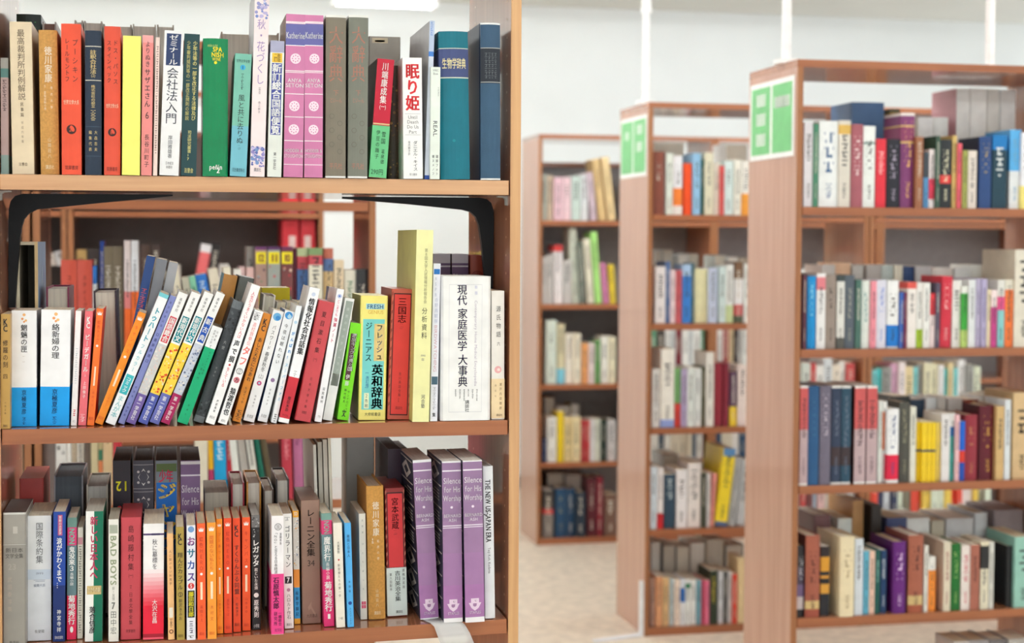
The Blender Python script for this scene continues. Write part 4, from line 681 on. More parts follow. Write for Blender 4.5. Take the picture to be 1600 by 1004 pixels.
# ---- large signed bookcase across the aisle (R)
P_R = 'large signed bookcase'
c1, c2, c3, c4 = (1150, 80, 3.555), (1150, 340, 3.555), (1150, 540, 3.555), (1150, 740, 3.555)
WT, CR, GYW = (240, 242, 240), (228, 218, 196), (220, 220, 216)
row('R', 0, V2+.012, [(374, 426, 395, (232, 230, 236)), (427, 455, 402, (70, 134, 104)), (460, 566, 386, (236, 240, 240), dict(tc=(40, 90, 140), style='hb')), (568, 632, 384, (220, 214, 202), dict(bands=[(0, .05, (220, 214, 202)), (.05, .16, (220, 180, 90)), (.16, 1, (220, 214, 202))])),
    (638, 704, 405, (168, 94, 104), dict(style='hb', tc=(240, 220, 220))), (705, 772, 415, (234, 240, 238), dict(bands=[(0, .2, (238, 242, 240)), (.2, .22, (60, 110, 100)), (.22, 1, (234, 240, 236))])), (775, 830, 487, (222, 46, 62), dict(tc=(250, 190, 190))), (836, 910, 488, (34, 34, 44), dict(tc=(170, 160, 180))),
    (914, 992, 342, (128, 60, 112), dict(style='round', bands=[(0, .03, (236, 230, 226)), (.03, .13, (128, 60, 112)), (.13, .145, (220, 190, 110)), (.145, .3, (140, 60, 100)), (.3, .32, (220, 190, 110)), (.32, 1, (126, 58, 112))], tc=(230, 180, 110))), (997, 1036, 475, (158, 104, 72)), (1040, 1068, 560, (120, 180, 214), dict(bands=[(0, .45, (70, 80, 90)), (.45, 1, (90, 150, 200))])),
    (1070, 1104, 545, (240, 225, 225), dict(bands=[(0, .5, (246, 236, 236)), (.5, .85, (226, 60, 90)), (.85, 1, (246, 240, 240))])), (1108, 1130, 470, (60, 90, 74)), (1132, 1194, 490, (40, 42, 44), dict(bands=[(0, .52, (40, 44, 46)), (.52, .64, (224, 60, 56)), (.64, 1, (36, 40, 42))], tc=(226, 222, 190), style='hb')), (1197, 1222, 468, (206, 176, 106)),
    (1226, 1252, 512, (228, 96, 110)), (1256, 1284, 550, (160, 164, 84)), (1287, 1334, 552, (226, 216, 206), dict(tc=(60, 50, 46))), (1350, 1418, 475, (38, 70, 124), dict(style='hb', tc=(170, 150, 110), lc=(26, 36, 60))), (1421, 1500, 466, (28, 78, 104), dict(bands=[(0, .2, (20, 120, 190)), (.2, 1, (26, 62, 78))], tc=(220, 226, 226))),
    (1516, 1578, 436, (214, 232, 242), dict(bands=[(0, .52, (90, 176, 232)), (.52, 1, (232, 236, 238))], tc=(110, 160, 200))), (1581, 1640, 452, (240, 230, 170), dict(bands=[(0, .7, (236, 236, 240)), (.7, 1, (240, 226, 130))])), (1642, 1700, 460, (220, 220, 220)), (1702, 1760, 440, (120, 60, 60))],
    c1, 862, P_R, 'books on the top shelf of the large signed bookcase')
row('R', 0, V2+.19, [(640, 818, 282, (70, 106, 150), dict(d=.15, style='hb', page=(90, 110, 120), lc=(74, 112, 160), tc=(90, 126, 170), deco=0)), (848, 905, 322, (150, 124, 40), dict(deco=0, bands=[(0, .03, (30, 60, 40)), (.03, 1, (160, 126, 44))])), (1005, 1090, 366, (244, 244, 244), dict(deco=0)), (1092, 1175, 366, (236, 238, 236), dict(deco=0)),
    (1215, 1290, 206, (232, 232, 230), dict(style='box', lc=(214, 160, 168), deco=0, d=.15)), (1292, 1385, 206, (236, 236, 234), dict(style='box', deco=0, d=.15)), (1387, 1455, 210, (226, 226, 222), dict(style='box', deco=0, d=.15)), (1460, 1545, 214, (232, 234, 234), dict(style='box', deco=0, d=.15))],
    c1, 850, "large signed bookcase's back row", 'back row on the top shelf of the large signed bookcase')
row('R', 1, V2+.012, [(368, 390, 316, (90, 44, 60)), (394, 442, 325, (0, 142, 212), dict(tc=(150, 220, 240), style='hb')), (445, 494, 310, (238, 236, 236), dict(tc=(90, 90, 96), bands=[(0, .05, (240, 238, 238)), (.05, .22, (226, 130, 140)), (.22, 1, (238, 238, 238))])), (496, 555, 316, (152, 138, 128), dict(tc=(90, 80, 74), style='hb')), (558, 600, 322, (196, 196, 192), dict(bands=[(0, .08, (60, 70, 70)), (.08, .85, (222, 222, 216)), (.85, 1, (90, 90, 84))])), (603, 656, 320, (86, 96, 106), dict(style='hb', tc=(160, 160, 150))),
    (659, 692, 345, (76, 116, 104), dict(dt=8)), (695, 742, 350, (228, 236, 230), dict(tc=(60, 140, 140))), (746, 776, 352, (240, 150, 164), dict(dt=8)), (779, 832, 346, (222, 222, 236), dict(tc=(60, 110, 200))), (838, 902, 350, (240, 242, 242), dict(bands=[(0, .66, (240, 242, 242)), (.66, .98, (20, 124, 212)), (.98, 1, (236, 238, 240))], d=.11)), (905, 934, 415, (66, 110, 196), dict(dt=6)), (936, 948, 415, (130, 50, 80), dict(dt=4)), (950, 998, 358, (240, 226, 222), dict(bands=[(0, .1, (224, 90, 80)), (.1, 1, (240, 234, 228))])),
    (1001, 1036, 360, (236, 236, 226), dict(bands=[(0, .72, (240, 240, 236)), (.72, 1, (170, 204, 40))])), (1039, 1074, 362, (240, 240, 236)), (1077, 1104, 420, (226, 120, 130), dict(bands=[(0, .4, (226, 60, 70)), (.4, 1, (244, 226, 226))])), (1107, 1130, 362, (90, 80, 100)), (1132, 1192, 326, (208, 44, 64), dict(style='hb', tc=(240, 190, 190), dt=16)), (1197, 1248, 350, (240, 242, 238), dict(dt=6)), (1252, 1286, 380, (120, 186, 100), dict(dt=4, bands=[(0, .12, (236, 240, 232)), (.12, .72, (60, 170, 60)), (.72, 1, (190, 220, 120))])), (1290, 1326, 345, (226, 230, 232)),
    (1329, 1356, 340, (190, 182, 210), dict(tc=(80, 70, 120))), (1359, 1390, 340, (180, 172, 206), dict(tc=(80, 70, 120))), (1393, 1414, 400, (236, 224, 190)), (1416, 1446, 402, (214, 80, 150), dict(bands=[(0, .3, (244, 226, 226)), (.3, 1, (200, 70, 140))])), (1450, 1488, 346, (170, 214, 214), dict(bands=[(0, .25, (226, 226, 220)), (.25, .45, (240, 90, 150)), (.45, 1, (140, 206, 206))])), (1491, 1536, 345, (240, 130, 60), dict(bands=[(0, .15, (230, 226, 210)), (.15, 1, (244, 126, 60))])),
    (1542, 1650, 178, (224, 218, 202), dict(style='box', lc=(208, 200, 180), tc=(40, 38, 38), d=.18, dv=.0))],
    c2, 724, P_R, 'books on the second shelf of the large signed bookcase')
row('R', 1, V2+.2, [(470, 545, 262, (226, 220, 214), dict(deco=0, page=(236, 232, 222))), (550, 632, 252, (236, 196, 160), dict(deco=0)), (640, 700, 268, (206, 204, 198), dict(deco=0)), (720, 800, 262, (196, 190, 184), dict(deco=0)), (805, 870, 264, (200, 214, 210), dict(deco=0)), (875, 922, 264, (236, 232, 214), dict(deco=0)), (925, 985, 272, (40, 70, 120), dict(deco=0)), (990, 1080, 270, (210, 206, 206), dict(deco=0)), (1090, 1200, 280, (240, 232, 226), dict(deco=0)), (1210, 1300, 280, (236, 240, 240), dict(deco=0)), (1305, 1380, 262, (232, 236, 232), dict(deco=0))],
    c2, 715, "large signed bookcase's back row", 'back row on the second shelf of the large signed bookcase')
sr = dict(style='pb', d=.16, page=(236, 234, 230), bands=[(0, .02, (240, 238, 236)), (.02, .44, (206, 92, 92)), (.44, .98, (190, 166, 170)), (.98, 1, (240, 240, 238))], tc=(60, 44, 50), dv=.0)
def nav(c, dk): return dict(style='hb', d=.16, dv=.0, tc=(110, 120, 140), bands=[(0, .02, (236, 236, 234)), (.02, .62, c), (.62, .81, dk), (.81, .98, c), (.98, 1, (236, 236, 234))])
row('R', 2, V2+.008, [(352, 396, 225, (206, 92, 92), sr), (399, 458, 225, (32, 84, 132), dict(style='hb', dv=.0, d=.16, tc=(60, 110, 150))), (463, 524, 225, (110, 104, 122), dict(style='hb', dv=0., d=.16, tc=(196, 186, 200))), (528, 580, 225, (40, 52, 78), nav((42, 56, 82), (62, 46, 50))), (583, 635, 225, (34, 70, 92), nav((36, 74, 96), (58, 44, 48))), (655, 716, 225, (206, 92, 92), dict(sr, lc=(70, 36, 36))), (723, 780, 225, (206, 92, 92), dict(sr, lc=(70, 36, 36))),
    (786, 808, 305, (226, 232, 226)), (810, 834, 310, (240, 170, 130), dict(bands=[(0, .13, (240, 240, 236)), (.13, .6, (236, 120, 60)), (.6, 1, (236, 236, 236))])), (838, 902, 352, (238, 240, 242), dict(dv=0., bands=[(0, .62, (238, 240, 242)), (.62, .96, (222, 24, 68)), (.96, 1, (240, 240, 240))], tc=(30, 70, 130))), (906, 962, 315, (78, 78, 70), dict(style='hb', tc=(150, 146, 120))), (965, 996, 340, (226, 226, 212))] +
    [(a, b, 426, (240, 206, 30), dict(style='pb', deco=0, d=.11, bands=[(0, .46, (242, 208, 30)), (.46, .5, (70, 70, 90)), (.5, 1, (240, 204, 30))])) for a, b in ((999, 1028), (1030, 1056), (1058, 1083), (1085, 1107))] + [(1109, 1136, 426, (240, 216, 110), dict(deco=0, d=.11)),
    (1139, 1184, 380, (230, 228, 228)), (1186, 1213, 376, (216, 226, 226), dict(bands=[(0, .2, (236, 238, 236)), (.2, .34, (30, 110, 180)), (.34, 1, (70, 170, 160))])), (1215, 1238, 384, (236, 190, 196)), (1240, 1268, 420, (50, 110, 210), dict(bands=[(0, .5, (20, 100, 210)), (.5, .7, (224, 60, 40)), (.7, 1, (30, 80, 180))], deco=0)), (1272, 1342, 385, (148, 44, 58), dict(style='round', tc=(190, 130, 90), lc=(110, 30, 44))), (1352, 1436, 335, (96, 20, 36), dict(style='round', tc=(200, 150, 70), lc=(76, 16, 30))), (1441, 1484, 338, (210, 176, 120)), (1488, 1520, 300, (222, 228, 232)), (1531, 1640, 262, (214, 184, 138), dict(style='box', tc=(50, 40, 34), d=.16, lc=(196, 166, 120)))],
    c3, 768, P_R, 'books on the third shelf of the large signed bookcase')
row('R', 2, V2+.19, [(860, 960, 282, (60, 64, 60), dict(deco=0)), (965, 1040, 300, (46, 66, 88), dict(deco=0)), (1050, 1110, 290, (226, 230, 230), dict(deco=0)), (1115, 1160, 286, (220, 214, 206), dict(deco=0)), (1170, 1250, 296, (214, 210, 206), dict(deco=0)), (1260, 1340, 300, (150, 60, 40), dict(deco=0)), (1345, 1420, 276, (232, 234, 232), dict(deco=0)), (1425, 1500, 268, (214, 210, 196), dict(deco=0))],
    c3, 750, "large signed bookcase's back row", 'back row on the third shelf of the large signed bookcase')
row('R', 3, V2+.006, [(337, 382, 400, (48, 44, 54), dict(bands=[(0, .3, (50, 48, 52)), (.3, .55, (80, 70, 90)), (.55, .72, (120, 100, 140)), (.72, .9, (214, 200, 200)), (.9, 1, (40, 40, 44))], tc=(220, 220, 226))), (386, 464, 345, (160, 88, 68), dict(style='hb', d=.15, lc=(90, 46, 44), tc=(90, 46, 38), bands=[(0, .8, (164, 92, 72)), (.8, .9, (206, 180, 124)), (.9, 1, (160, 80, 62))])), (468, 516, 405, (60, 50, 40), dict(bands=[(0, .15, (44, 34, 36)), (.15, .36, (224, 160, 50)), (.36, .42, (40, 40, 40)), (.42, .46, (224, 160, 60)), (.46, .54, (30, 30, 32)), (.54, .68, (220, 160, 60)), (.68, 1, (34, 36, 44))], deco=0)),
    (575, 655, 352, (232, 218, 182), dict(style='hb', d=.16, dv=-.012, yb=832, tc=(180, 160, 120), lc=(214, 198, 160))), (657, 702, 362, (214, 222, 230), dict(yb=818, d=.15)), (706, 736, 430, (100, 180, 206)), (738, 768, 430, (232, 196, 176)), (770, 798, 425, (14, 84, 78), dict(tc=(140, 200, 190))), (801, 832, 425, (20, 60, 104), dict(tc=(220, 226, 230))), (872, 944, 380, (98, 28, 120), dict(style='round', d=.15, dv=0., lc=(86, 26, 100), tc=(220, 190, 230))), (957, 1038, 345, (160, 92, 72), dict(style='hb', d=.15, dv=0., lc=(146, 84, 78), tc=(80, 46, 40), bands=[(0, .78, (166, 96, 74)), (.78, .9, (206, 180, 124)), (.9, 1, (166, 88, 62))])),
    (1041, 1064, 400, (226, 224, 216)), (1067, 1106, 462, (244, 150, 60), dict(bands=[(0, .25, (240, 240, 236)), (.25, 1, (248, 150, 56))])), (1150, 1189, 380, (222, 212, 190), dict(lc=(204, 180, 160), d=.15, tc=(150, 60, 50))), (1192, 1244, 390, (22, 110, 40), dict(tc=(150, 190, 110))), (1247, 1298, 400, (236, 226, 220), dict(tc=(200, 60, 90))), (1301, 1348, 395, (170, 104, 86), dict(tc=(90, 50, 44))), (1354, 1398, 380, (222, 214, 186), dict(bands=[(0, .06, (222, 214, 186)), (.06, .4, (40, 42, 40)), (.4, 1, (226, 220, 196))])), (1401, 1428, 380, (214, 214, 206), dict(tc=(80, 80, 80))), (1500, 1538, 402, (30, 32, 34), dict(lc=(26, 28, 30), d=.16, style='hb', deco=0)), (1543, 1640, 352, (150, 200, 184), dict(style='pb', d=.16, lc=(140, 190, 176)))],
    c4, 806, P_R, 'books on the fourth shelf of the large signed bookcase')
row('R', 3, V2+.17, [(430, 520, 232, (128, 90, 90), dict(deco=0, d=.17, style='hb')), (560, 636, 250, (226, 230, 222), dict(deco=0, d=.17)), (640, 700, 150, (198, 150, 96), dict(deco=0, d=.17, dv=.03)), (745, 800, 178, (56, 50, 46), dict(deco=0, d=.16, style='box')), (830, 940, 246, (70, 80, 120), dict(deco=0, d=.17)), (945, 1070, 250, (226, 228, 224), dict(deco=0, d=.17)), (1080, 1150, 262, (196, 188, 166), dict(deco=0, d=.16)), (1160, 1310, 250, (200, 200, 200), dict(deco=0, d=.17)), (1320, 1390, 218, (204, 208, 210), dict(deco=0, d=.17)), (1425, 1590, 205, (150, 140, 142), dict(deco=0, d=.17, style='box'))],
    c4, 780, "large signed bookcase's back row", 'back row on the fourth shelf of the large signed bookcase')
row('R', 4, V2+.02, [(1200, 1290, 934, (196, 190, 186), dict(deco=0)), (1295, 1400, 928, (160, 156, 156), dict(deco=0, style='hb')), (1405, 1500, 924, (120, 116, 116), dict(deco=0, style='hb')), (1505, 1620, 920, (180, 176, 170), dict(deco=0))], c4, 1500, P_R, 'books on the lowest shelf of the large signed bookcase', zbase=0.028)

# ---- middle bookcase (S)
P_S = 'middle bookcase'
sa, sb, sc_ = (800, 0, 2.0075), (800, 500, 1.992), (1000, 330, 4.367)
row('S', 0, V3+.012, [(443, 478, 474, (134, 74, 58), dict(style='hb')), (482, 504, 480, (230, 238, 228)), (506, 534, 488, (240, 238, 236), dict(bands=[(0, .55, (236, 236, 240)), (.55, .85, (240, 130, 50)), (.85, 1, (240, 236, 230))])), (538, 563, 512, (240, 84, 34), dict(deco=0)), (567, 592, 480, (150, 196, 230)), (594, 602, 500, (40, 90, 80)), (604, 630, 478, (226, 222, 196)), (632, 652, 510, (238, 234, 222)), (654, 664, 520, (226, 90, 90)), (666, 692, 504, (214, 232, 230)), (695, 718, 500, (240, 238, 226)), (720, 745, 505, (236, 220, 190), dict(bands=[(0, .6, (240, 238, 230)), (.6, 1, (236, 160, 60))]))],
    sa, 676, P_S, 'books on the top shelf of the middle bookcase', single=True)
row('S', 1, V3+.012, [(103, 172, 378, (238, 234, 234)), (176, 204, 342, (90, 120, 170), dict(tc=(220, 226, 236))), (207, 240, 400, (236, 216, 220)), (243, 284, 402, (200, 92, 100)), (288, 346, 362, (76, 140, 210), dict(bands=[(0, .2, (170, 200, 230)), (.2, 1, (60, 130, 210))])), (348, 368, 352, (70, 110, 120)), (373, 464, 392, (236, 232, 184), dict(style='hb', deco=0)), (468, 524, 386, (196, 206, 228)), (537, 584, 376, (210, 228, 226)), (587, 634, 362, (230, 232, 226), dict(bands=[(0, .7, (232, 234, 230)), (.7, 1, (200, 214, 160))])), (642, 700, 345, (120, 90, 70), dict(bands=[(0, .28, (120, 90, 66)), (.28, .7, (236, 234, 234)), (.7, .88, (200, 90, 90)), (.88, 1, (80, 90, 70))])), (706, 745, 360, (236, 240, 236))],
    sc_, 760, P_S, 'books on the second shelf of the middle bookcase', single=True)
row('S', 2, V3+.012, [(436, 460, 152, (232, 234, 232)), (463, 504, 90, (244, 242, 232), dict(dv=0., bands=[(0, .9, (244, 242, 232)), (.9, 1, (150, 170, 226))])), (507, 524, 150, (110, 170, 110), dict(bands=[(0, .6, (130, 190, 120)), (.6, 1, (220, 70, 60))])), (526, 544, 152, (190, 176, 214)), (546, 566, 148, (226, 234, 230)), (568, 588, 150, (232, 236, 234)), (590, 602, 145, (90, 90, 60)), (604, 627, 100, (236, 234, 226)), (629, 652, 132, (146, 40, 56), dict(deco=0)), (655, 674, 135, (130, 34, 52), dict(deco=0)), (677, 699, 160, (110, 70, 100), dict(bands=[(0, .65, (90, 60, 90)), (.65, 1, (240, 210, 60))])), (702, 730, 140, (236, 222, 216))],
    sb, 334, P_S, 'books on the third shelf of the middle bookcase', single=True)
row('S', 3, V3+.012, [(430, 450, 456, (216, 230, 240)), (452, 470, 460, (240, 236, 236), dict(bands=[(0, .75, (240, 236, 236)), (.75, 1, (214, 40, 50))])), (473, 508, 480, (50, 76, 96), dict(tc=(180, 196, 200))), (511, 543, 466, (240, 238, 240)), (546, 586, 446, (240, 234, 230)), (589, 604, 475, (70, 74, 60)), (606, 616, 476, (240, 236, 236)), (618, 628, 478, (240, 160, 150), dict(dt=10)), (631, 668, 402, (240, 214, 50), dict(dt=30, dv=0., name='magazine', style='pb', bands=[(0, .1, (90, 140, 190)), (.1, .94, (242, 216, 50)), (.94, 1, (90, 110, 150))], lc=(240, 216, 50), d=.2)), (671, 694, 430, (170, 172, 172), dict(dt=24)), (697, 722, 436, (200, 204, 206), dict(dt=22))],
    sb, 650, P_S, 'books on the fourth shelf of the middle bookcase', single=True)
row('S', 4, V3+.014, [(432, 446, 805, (206, 176, 160)), (448, 466, 798, (226, 166, 120)), (468, 488, 800, (214, 180, 130)), (490, 504, 806, (196, 214, 220)), (506, 522, 808, (240, 222, 206)), (524, 538, 806, (226, 232, 240), dict(bands=[(0, .2, (226, 232, 240)), (.2, .5, (40, 110, 190)), (.5, 1, (236, 238, 240))])), (540, 554, 806, (238, 242, 238), dict(bands=[(0, .1, (240, 240, 238)), (.1, .2, (30, 140, 90)), (.2, 1, (238, 242, 238))])), (556, 572, 808, (240, 242, 240)), (574, 588, 808, (120, 170, 186)), (590, 600, 810, (214, 90, 120)), (602, 613, 810, (226, 120, 150)), (615, 638, 780, (44, 56, 40), dict(tc=(210, 190, 70))), (641, 656, 782, (214, 216, 220)), (658, 670, 782, (90, 90, 90)), (672, 684, 784, (220, 222, 222)), (686, 700, 790, (214, 70, 50)), (702, 724, 740, (220, 196, 150), dict(deco=0))],
    sb, 944, P_S, 'books on the lowest shelf of the middle bookcase', single=True, zbase=0.028)
def away(case, tier, v, items, crop, phrase, grp, zbase=None, single=True, d=(.12, .15)):
    """books of the other side of a case: spine away, paper edge towards the camera"""
    x0c, y0c, s = crop; zb = SH[tier] if zbase is None else zbase
    for it in items:
        a, b, yt, c = it[:4]; o = dict(it[4]) if len(it) > 4 else {}
        ua, zt = at_v(x0c+a/s, y0c+yt/s, v); ub, _ = at_v(x0c+b/s, y0c+yt/s, v)
        dd = o.pop('d', random.uniform(*d)); style = o.pop('style', random.choice(('pb', 'hb'))); th = o.pop('th', 0.0)
        name = o.pop('name', 'hardcover_book' if style != 'pb' else 'paperback_book')
        pg = o.pop('page', random.choice([(226, 220, 204), (206, 200, 186), (236, 234, 226)]))
        lab = o.pop('label', None)
        if not lab:
            i = _count.get(grp, 0); _count[grp] = i+1
            lab = '%s %s turned spine away, %s from left, %s shelf, %s' % (colour_name(c), kind_word(name), ORD[i], TIER[tier], phrase)
        w = ub-ua-0.0006
        make_book(name, lab, 'book', grp, ((ua+ub)/2, v+dd, zb+0.0005+abs(w/2*math.sin(th))), w, (zt-zb)/math.cos(th), dd, ry=-th, rz=math.pi, style=style, color=c, page=pg, single=single, **o)
away('S', 4, V3+.19, [(432, 465, 690, (70, 66, 60)), (470, 508, 702, (110, 106, 110)), (512, 552, 706, (90, 90, 96)), (556, 600, 694, (196, 190, 180)), (606, 660, 682, (206, 196, 176)), (664, 720, 700, (90, 86, 84))], sb, 'back of the middle bookcase', 'spine-away books low in the middle bookcase', zbase=.028)
away('S', 3, V3+.2, [(470, 520, 418, (200, 206, 206)), (524, 566, 436, (180, 180, 176)), (570, 596, 440, (220, 220, 214))], sb, 'back of the middle bookcase', 'spine-away books on the fourth shelf of the middle bookcase')
away('S', 1, V3+.2, [(95, 150, 270, (226, 230, 226)), (155, 225, 262, (214, 220, 216)), (262, 330, 300, (230, 232, 230)), (335, 400, 290, (226, 226, 220)), (510, 590, 300, (220, 230, 226)), (595, 670, 312, (226, 230, 232)), (675, 730, 316, (160, 150, 120))], sc_, 'back of the middle bookcase', 'spine-away books on the second shelf of the middle bookcase')
away('S', 0, V3+.2, [(445, 540, 446, (240, 240, 238)), (670, 740, 450, (238, 238, 236))], sa, 'back of the middle bookcase', 'spine-away books on the top shelf of the middle bookcase')

# ---- farthest bookcase (T)
P_T = 'farthest unsigned bookcase'
row('T', 0, V4+.015, [(90, 108, 545, (170, 180, 170)), (110, 128, 550, (206, 190, 166)), (132, 158, 556, (226, 190, 200)), (160, 184, 556, (230, 200, 206)), (186, 214, 552, (196, 214, 206)), (216, 238, 545, (216, 220, 222)), (248, 266, 540, (206, 186, 196), dict(dt=-14)), (274, 296, 500, (214, 184, 130), dict(dt=-22, style='hb')), (302, 326, 494, (226, 200, 150), dict(dt=-22, style='hb'))], sa, 690, P_T, 'books on the top shelf of the farthest bookcase', single=True)
row('T', 1, V4+.015, [(95, 107, 806, (206, 204, 200)), (108, 128, 800, (190, 186, 182)), (131, 158, 770, (236, 226, 226), dict(bands=[(0, .1, (220, 70, 70)), (.1, 1, (236, 230, 230))])), (160, 186, 815, (196, 194, 190)), (190, 212, 716, (214, 222, 206), dict(dt=-10, dv=.03)), (214, 232, 760, (110, 120, 110), dict(dt=-10)), (238, 258, 750, (226, 222, 200), dict(dt=-14)), (262, 282, 728, (170, 226, 130), dict(dt=-16)), (286, 306, 826, (206, 130, 170), dict(dt=-12)), (308, 326, 830, (226, 200, 60), dict(dt=-6))], sa, 951, P_T, 'books on the second shelf of the farthest bookcase', single=True)
row('T', 2, V4+.015, [(106, 138, 0, (214, 226, 214)), (141, 163, 12, (206, 200, 160), dict(bands=[(0, .75, (214, 206, 170)), (.75, 1, (130, 206, 226))])), (166, 190, 42, (236, 230, 216)), (192, 214, 42, (234, 226, 204)), (217, 236, 72, (236, 170, 110)), (238, 258, 72, (236, 220, 220)), (261, 273, 62, (90, 150, 80)), (276, 298, 50, (236, 236, 226)), (300, 322, 52, (232, 226, 196))], sb, 198, P_T, 'books on the third shelf of the farthest bookcase', single=True)
row('T', 3, V4+.015, [(96, 107, 370, (30, 60, 110)), (110, 138, 302, (236, 236, 230)), (141, 160, 284, (236, 206, 40), dict(deco=0)), (162, 186, 304, (226, 206, 150)), (188, 213, 300, (230, 214, 170)), (216, 228, 312, (190, 50, 60)), (230, 242, 312, (206, 70, 70)), (244, 258, 310, (226, 226, 226)), (260, 274, 308, (216, 222, 206)), (277, 294, 308, (30, 50, 40)), (297, 322, 312, (206, 204, 204))], sb, 447, P_T, 'books on the fourth shelf of the farthest bookcase', single=True)
row('T', 4, V4+.015, [(97, 128, 530, (110, 104, 100), dict(bands=[(0, .4, (80, 74, 70)), (.4, .5, (214, 60, 60)), (.5, 1, (130, 124, 120))])), (136, 168, 525, (30, 74, 110), dict(style='hb', tc=(130, 130, 110))), (170, 196, 525, (26, 66, 100), dict(style='hb')), (199, 228, 536, (36, 50, 66), dict(style='hb')), (234, 260, 490, (90, 20, 36), dict(style='hb')), (263, 283, 488, (130, 26, 46), dict(style='hb')), (288, 324, 542, (120, 90, 76))], sb, 690, P_T, 'books on the lowest shelf of the farthest bookcase', single=True, zbase=.028)
away('T', 3, V4+.185, [(100, 135, 240, (90, 60, 66)), (140, 180, 268, (70, 60, 60)), (184, 208, 262, (214, 190, 70))], sb, 'back of the farthest bookcase', 'spine-away books on the fourth shelf of the farthest bookcase')
away('T', 4, V4+.185, [(110, 160, 478, (90, 84, 80)), (165, 225, 480, (120, 116, 116))], sb, 'back of the farthest bookcase', 'spine-away books low in the farthest bookcase', zbase=.028)

# ---- rows half hidden behind those: filled along the shelf
PALE = [(238, 240, 240), (232, 230, 222), (236, 226, 210), (220, 226, 230), (240, 240, 236), (214, 222, 214), (226, 190, 190), (190, 210, 230), (220, 214, 180), (120, 150, 160), (200, 80, 80), (110, 60, 60), (210, 200, 190)]
def fill(case_u, v, tier, u0, u1, hts, pal, phrase, grp, zbase=None, wr=(0.012, 0.03), opts=None):
    zb = SH[tier] if zbase is None else zbase; u = case_u+u0
    while u < case_u+u1-0.012:
        w = random.uniform(*wr); h = random.uniform(*hts); c = random.choice(pal); o = dict(opts() if opts else {})
        w = min(w, case_u+u1-u)
        style = o.pop('style', random.choice(('pb', 'pb', 'hb'))); name = 'hardcover_book' if style == 'hb' else random.choice(('paperback_book', 'comic_book', 'paperback_book'))
        bands = None
        if 'tops' in o: k = o.pop('tops'); cc = random.choice(k); bands = [(0, h*.88, c), (h*.88, h, cc)]
        make_book(name, place_label(c, name, TIER[tier], phrase, grp), 'book', grp, (u+w/2, v+random.uniform(0.008, .03), zb+.0005), w-.0006, h, random.uniform(.105, .14), style=style, color=c, bands=bands, page=PAGE, deco=strokes((60, 58, 60) if sum(c) > 380 else (210, 204, 190), 0), single=True)
        u += w+0.0004
fill(A3, V3, 1, .50, .64, (.17, .2), [(240, 242, 242), (236, 240, 240)], 'middle bookcase, far half', 'books on the far half of the second shelf, middle bookcase', wr=(.03, .05))
fill(A3, V3, 1, .64, .76, (.17, .185), [(190, 216, 236), (200, 222, 240)], 'middle bookcase, far half', 'books on the far half of the second shelf, middle bookcase', wr=(.012, .02))
fill(A3, V3, 2, .46, .785, (.2, .24), PALE, 'middle bookcase, far half', 'books on the far half of the third shelf, middle bookcase', wr=(.016, .034))
fill(A3, V3, 3, .46, .785, (.17, .23), PALE+[(50, 50, 54), (36, 40, 40), (226, 190, 90)], 'middle bookcase, far half', 'books on the far half of the fourth shelf, middle bookcase', wr=(.016, .03))
U2 = A3+RW+.004
fill(U2, V3, 1, .15, .56, (.176, .186), [(240, 242, 238), (236, 240, 236), (240, 238, 236)], 'bookcase joined to the middle one', 'white series on the bookcase joined to the middle one', wr=(.012, .018), opts=lambda: {'tops': [(226, 90, 90), (120, 190, 150), (230, 110, 110), (190, 210, 200)]})
fill(U2, V3, 2, .022, .46, (.19, .225), [(226, 208, 160), (236, 228, 200), (150, 150, 146), (206, 110, 120), (236, 190, 220), (240, 240, 240), (120, 206, 210), (60, 190, 190), (226, 222, 190), (214, 220, 196), (240, 230, 230)], 'bookcase joined to the middle one', 'books on the third shelf, bookcase joined to the middle one', wr=(.016, .04))
fill(U2, V3, 3, .022, .5, (.2, .24), [(220, 232, 214), (130, 126, 106), (126, 122, 104), (226, 216, 180), (120, 116, 100), (220, 228, 236), (226, 110, 110), (236, 230, 230), (50, 60, 90), (230, 200, 90), (196, 110, 50), (226, 80, 60)], 'bookcase joined to the middle one', 'books on the fourth shelf, bookcase joined to the middle one', wr=(.014, .03))
fill(A4, V4, 0, .46, .79, (.2, .23), PALE, 'farthest bookcase, behind the middle one', 'books on the far half of the top shelf, farthest bookcase')
fill(A4, V4, 2, .42, .79, (.24, .27), [(70, 66, 60), (230, 232, 228), (150, 40, 60), (120, 40, 50), (206, 208, 206), (90, 150, 120), (200, 206, 206)], 'farthest bookcase, behind the middle one', 'books on the far half of the third shelf, farthest bookcase', wr=(.02, .04))
fill(A4, V4, 3, .42, .79, (.25, .28), [(226, 226, 220), (210, 208, 200), (60, 80, 100), (180, 40, 50), (200, 190, 170)], 'farthest bookcase, behind the middle one', 'books on the far half of the fourth shelf, farthest bookcase', wr=(.02, .04))
fill(A4+RW+.014, V4, 2, .02, .18, (.24, .27), [(226, 226, 222), (60, 50, 50), (150, 60, 60), (220, 200, 160)], 'bookcase joined to the farthest one', 'books on the third shelf, bookcase joined to the farthest one', wr=(.02, .035))
fill(A4+RW+.014, V4, 3, .02, .18, (.25, .28), [(206, 200, 180), (40, 70, 100), (226, 224, 220)], 'bookcase joined to the farthest one', 'books on the fourth shelf, bookcase joined to the farthest one', wr=(.02, .035))

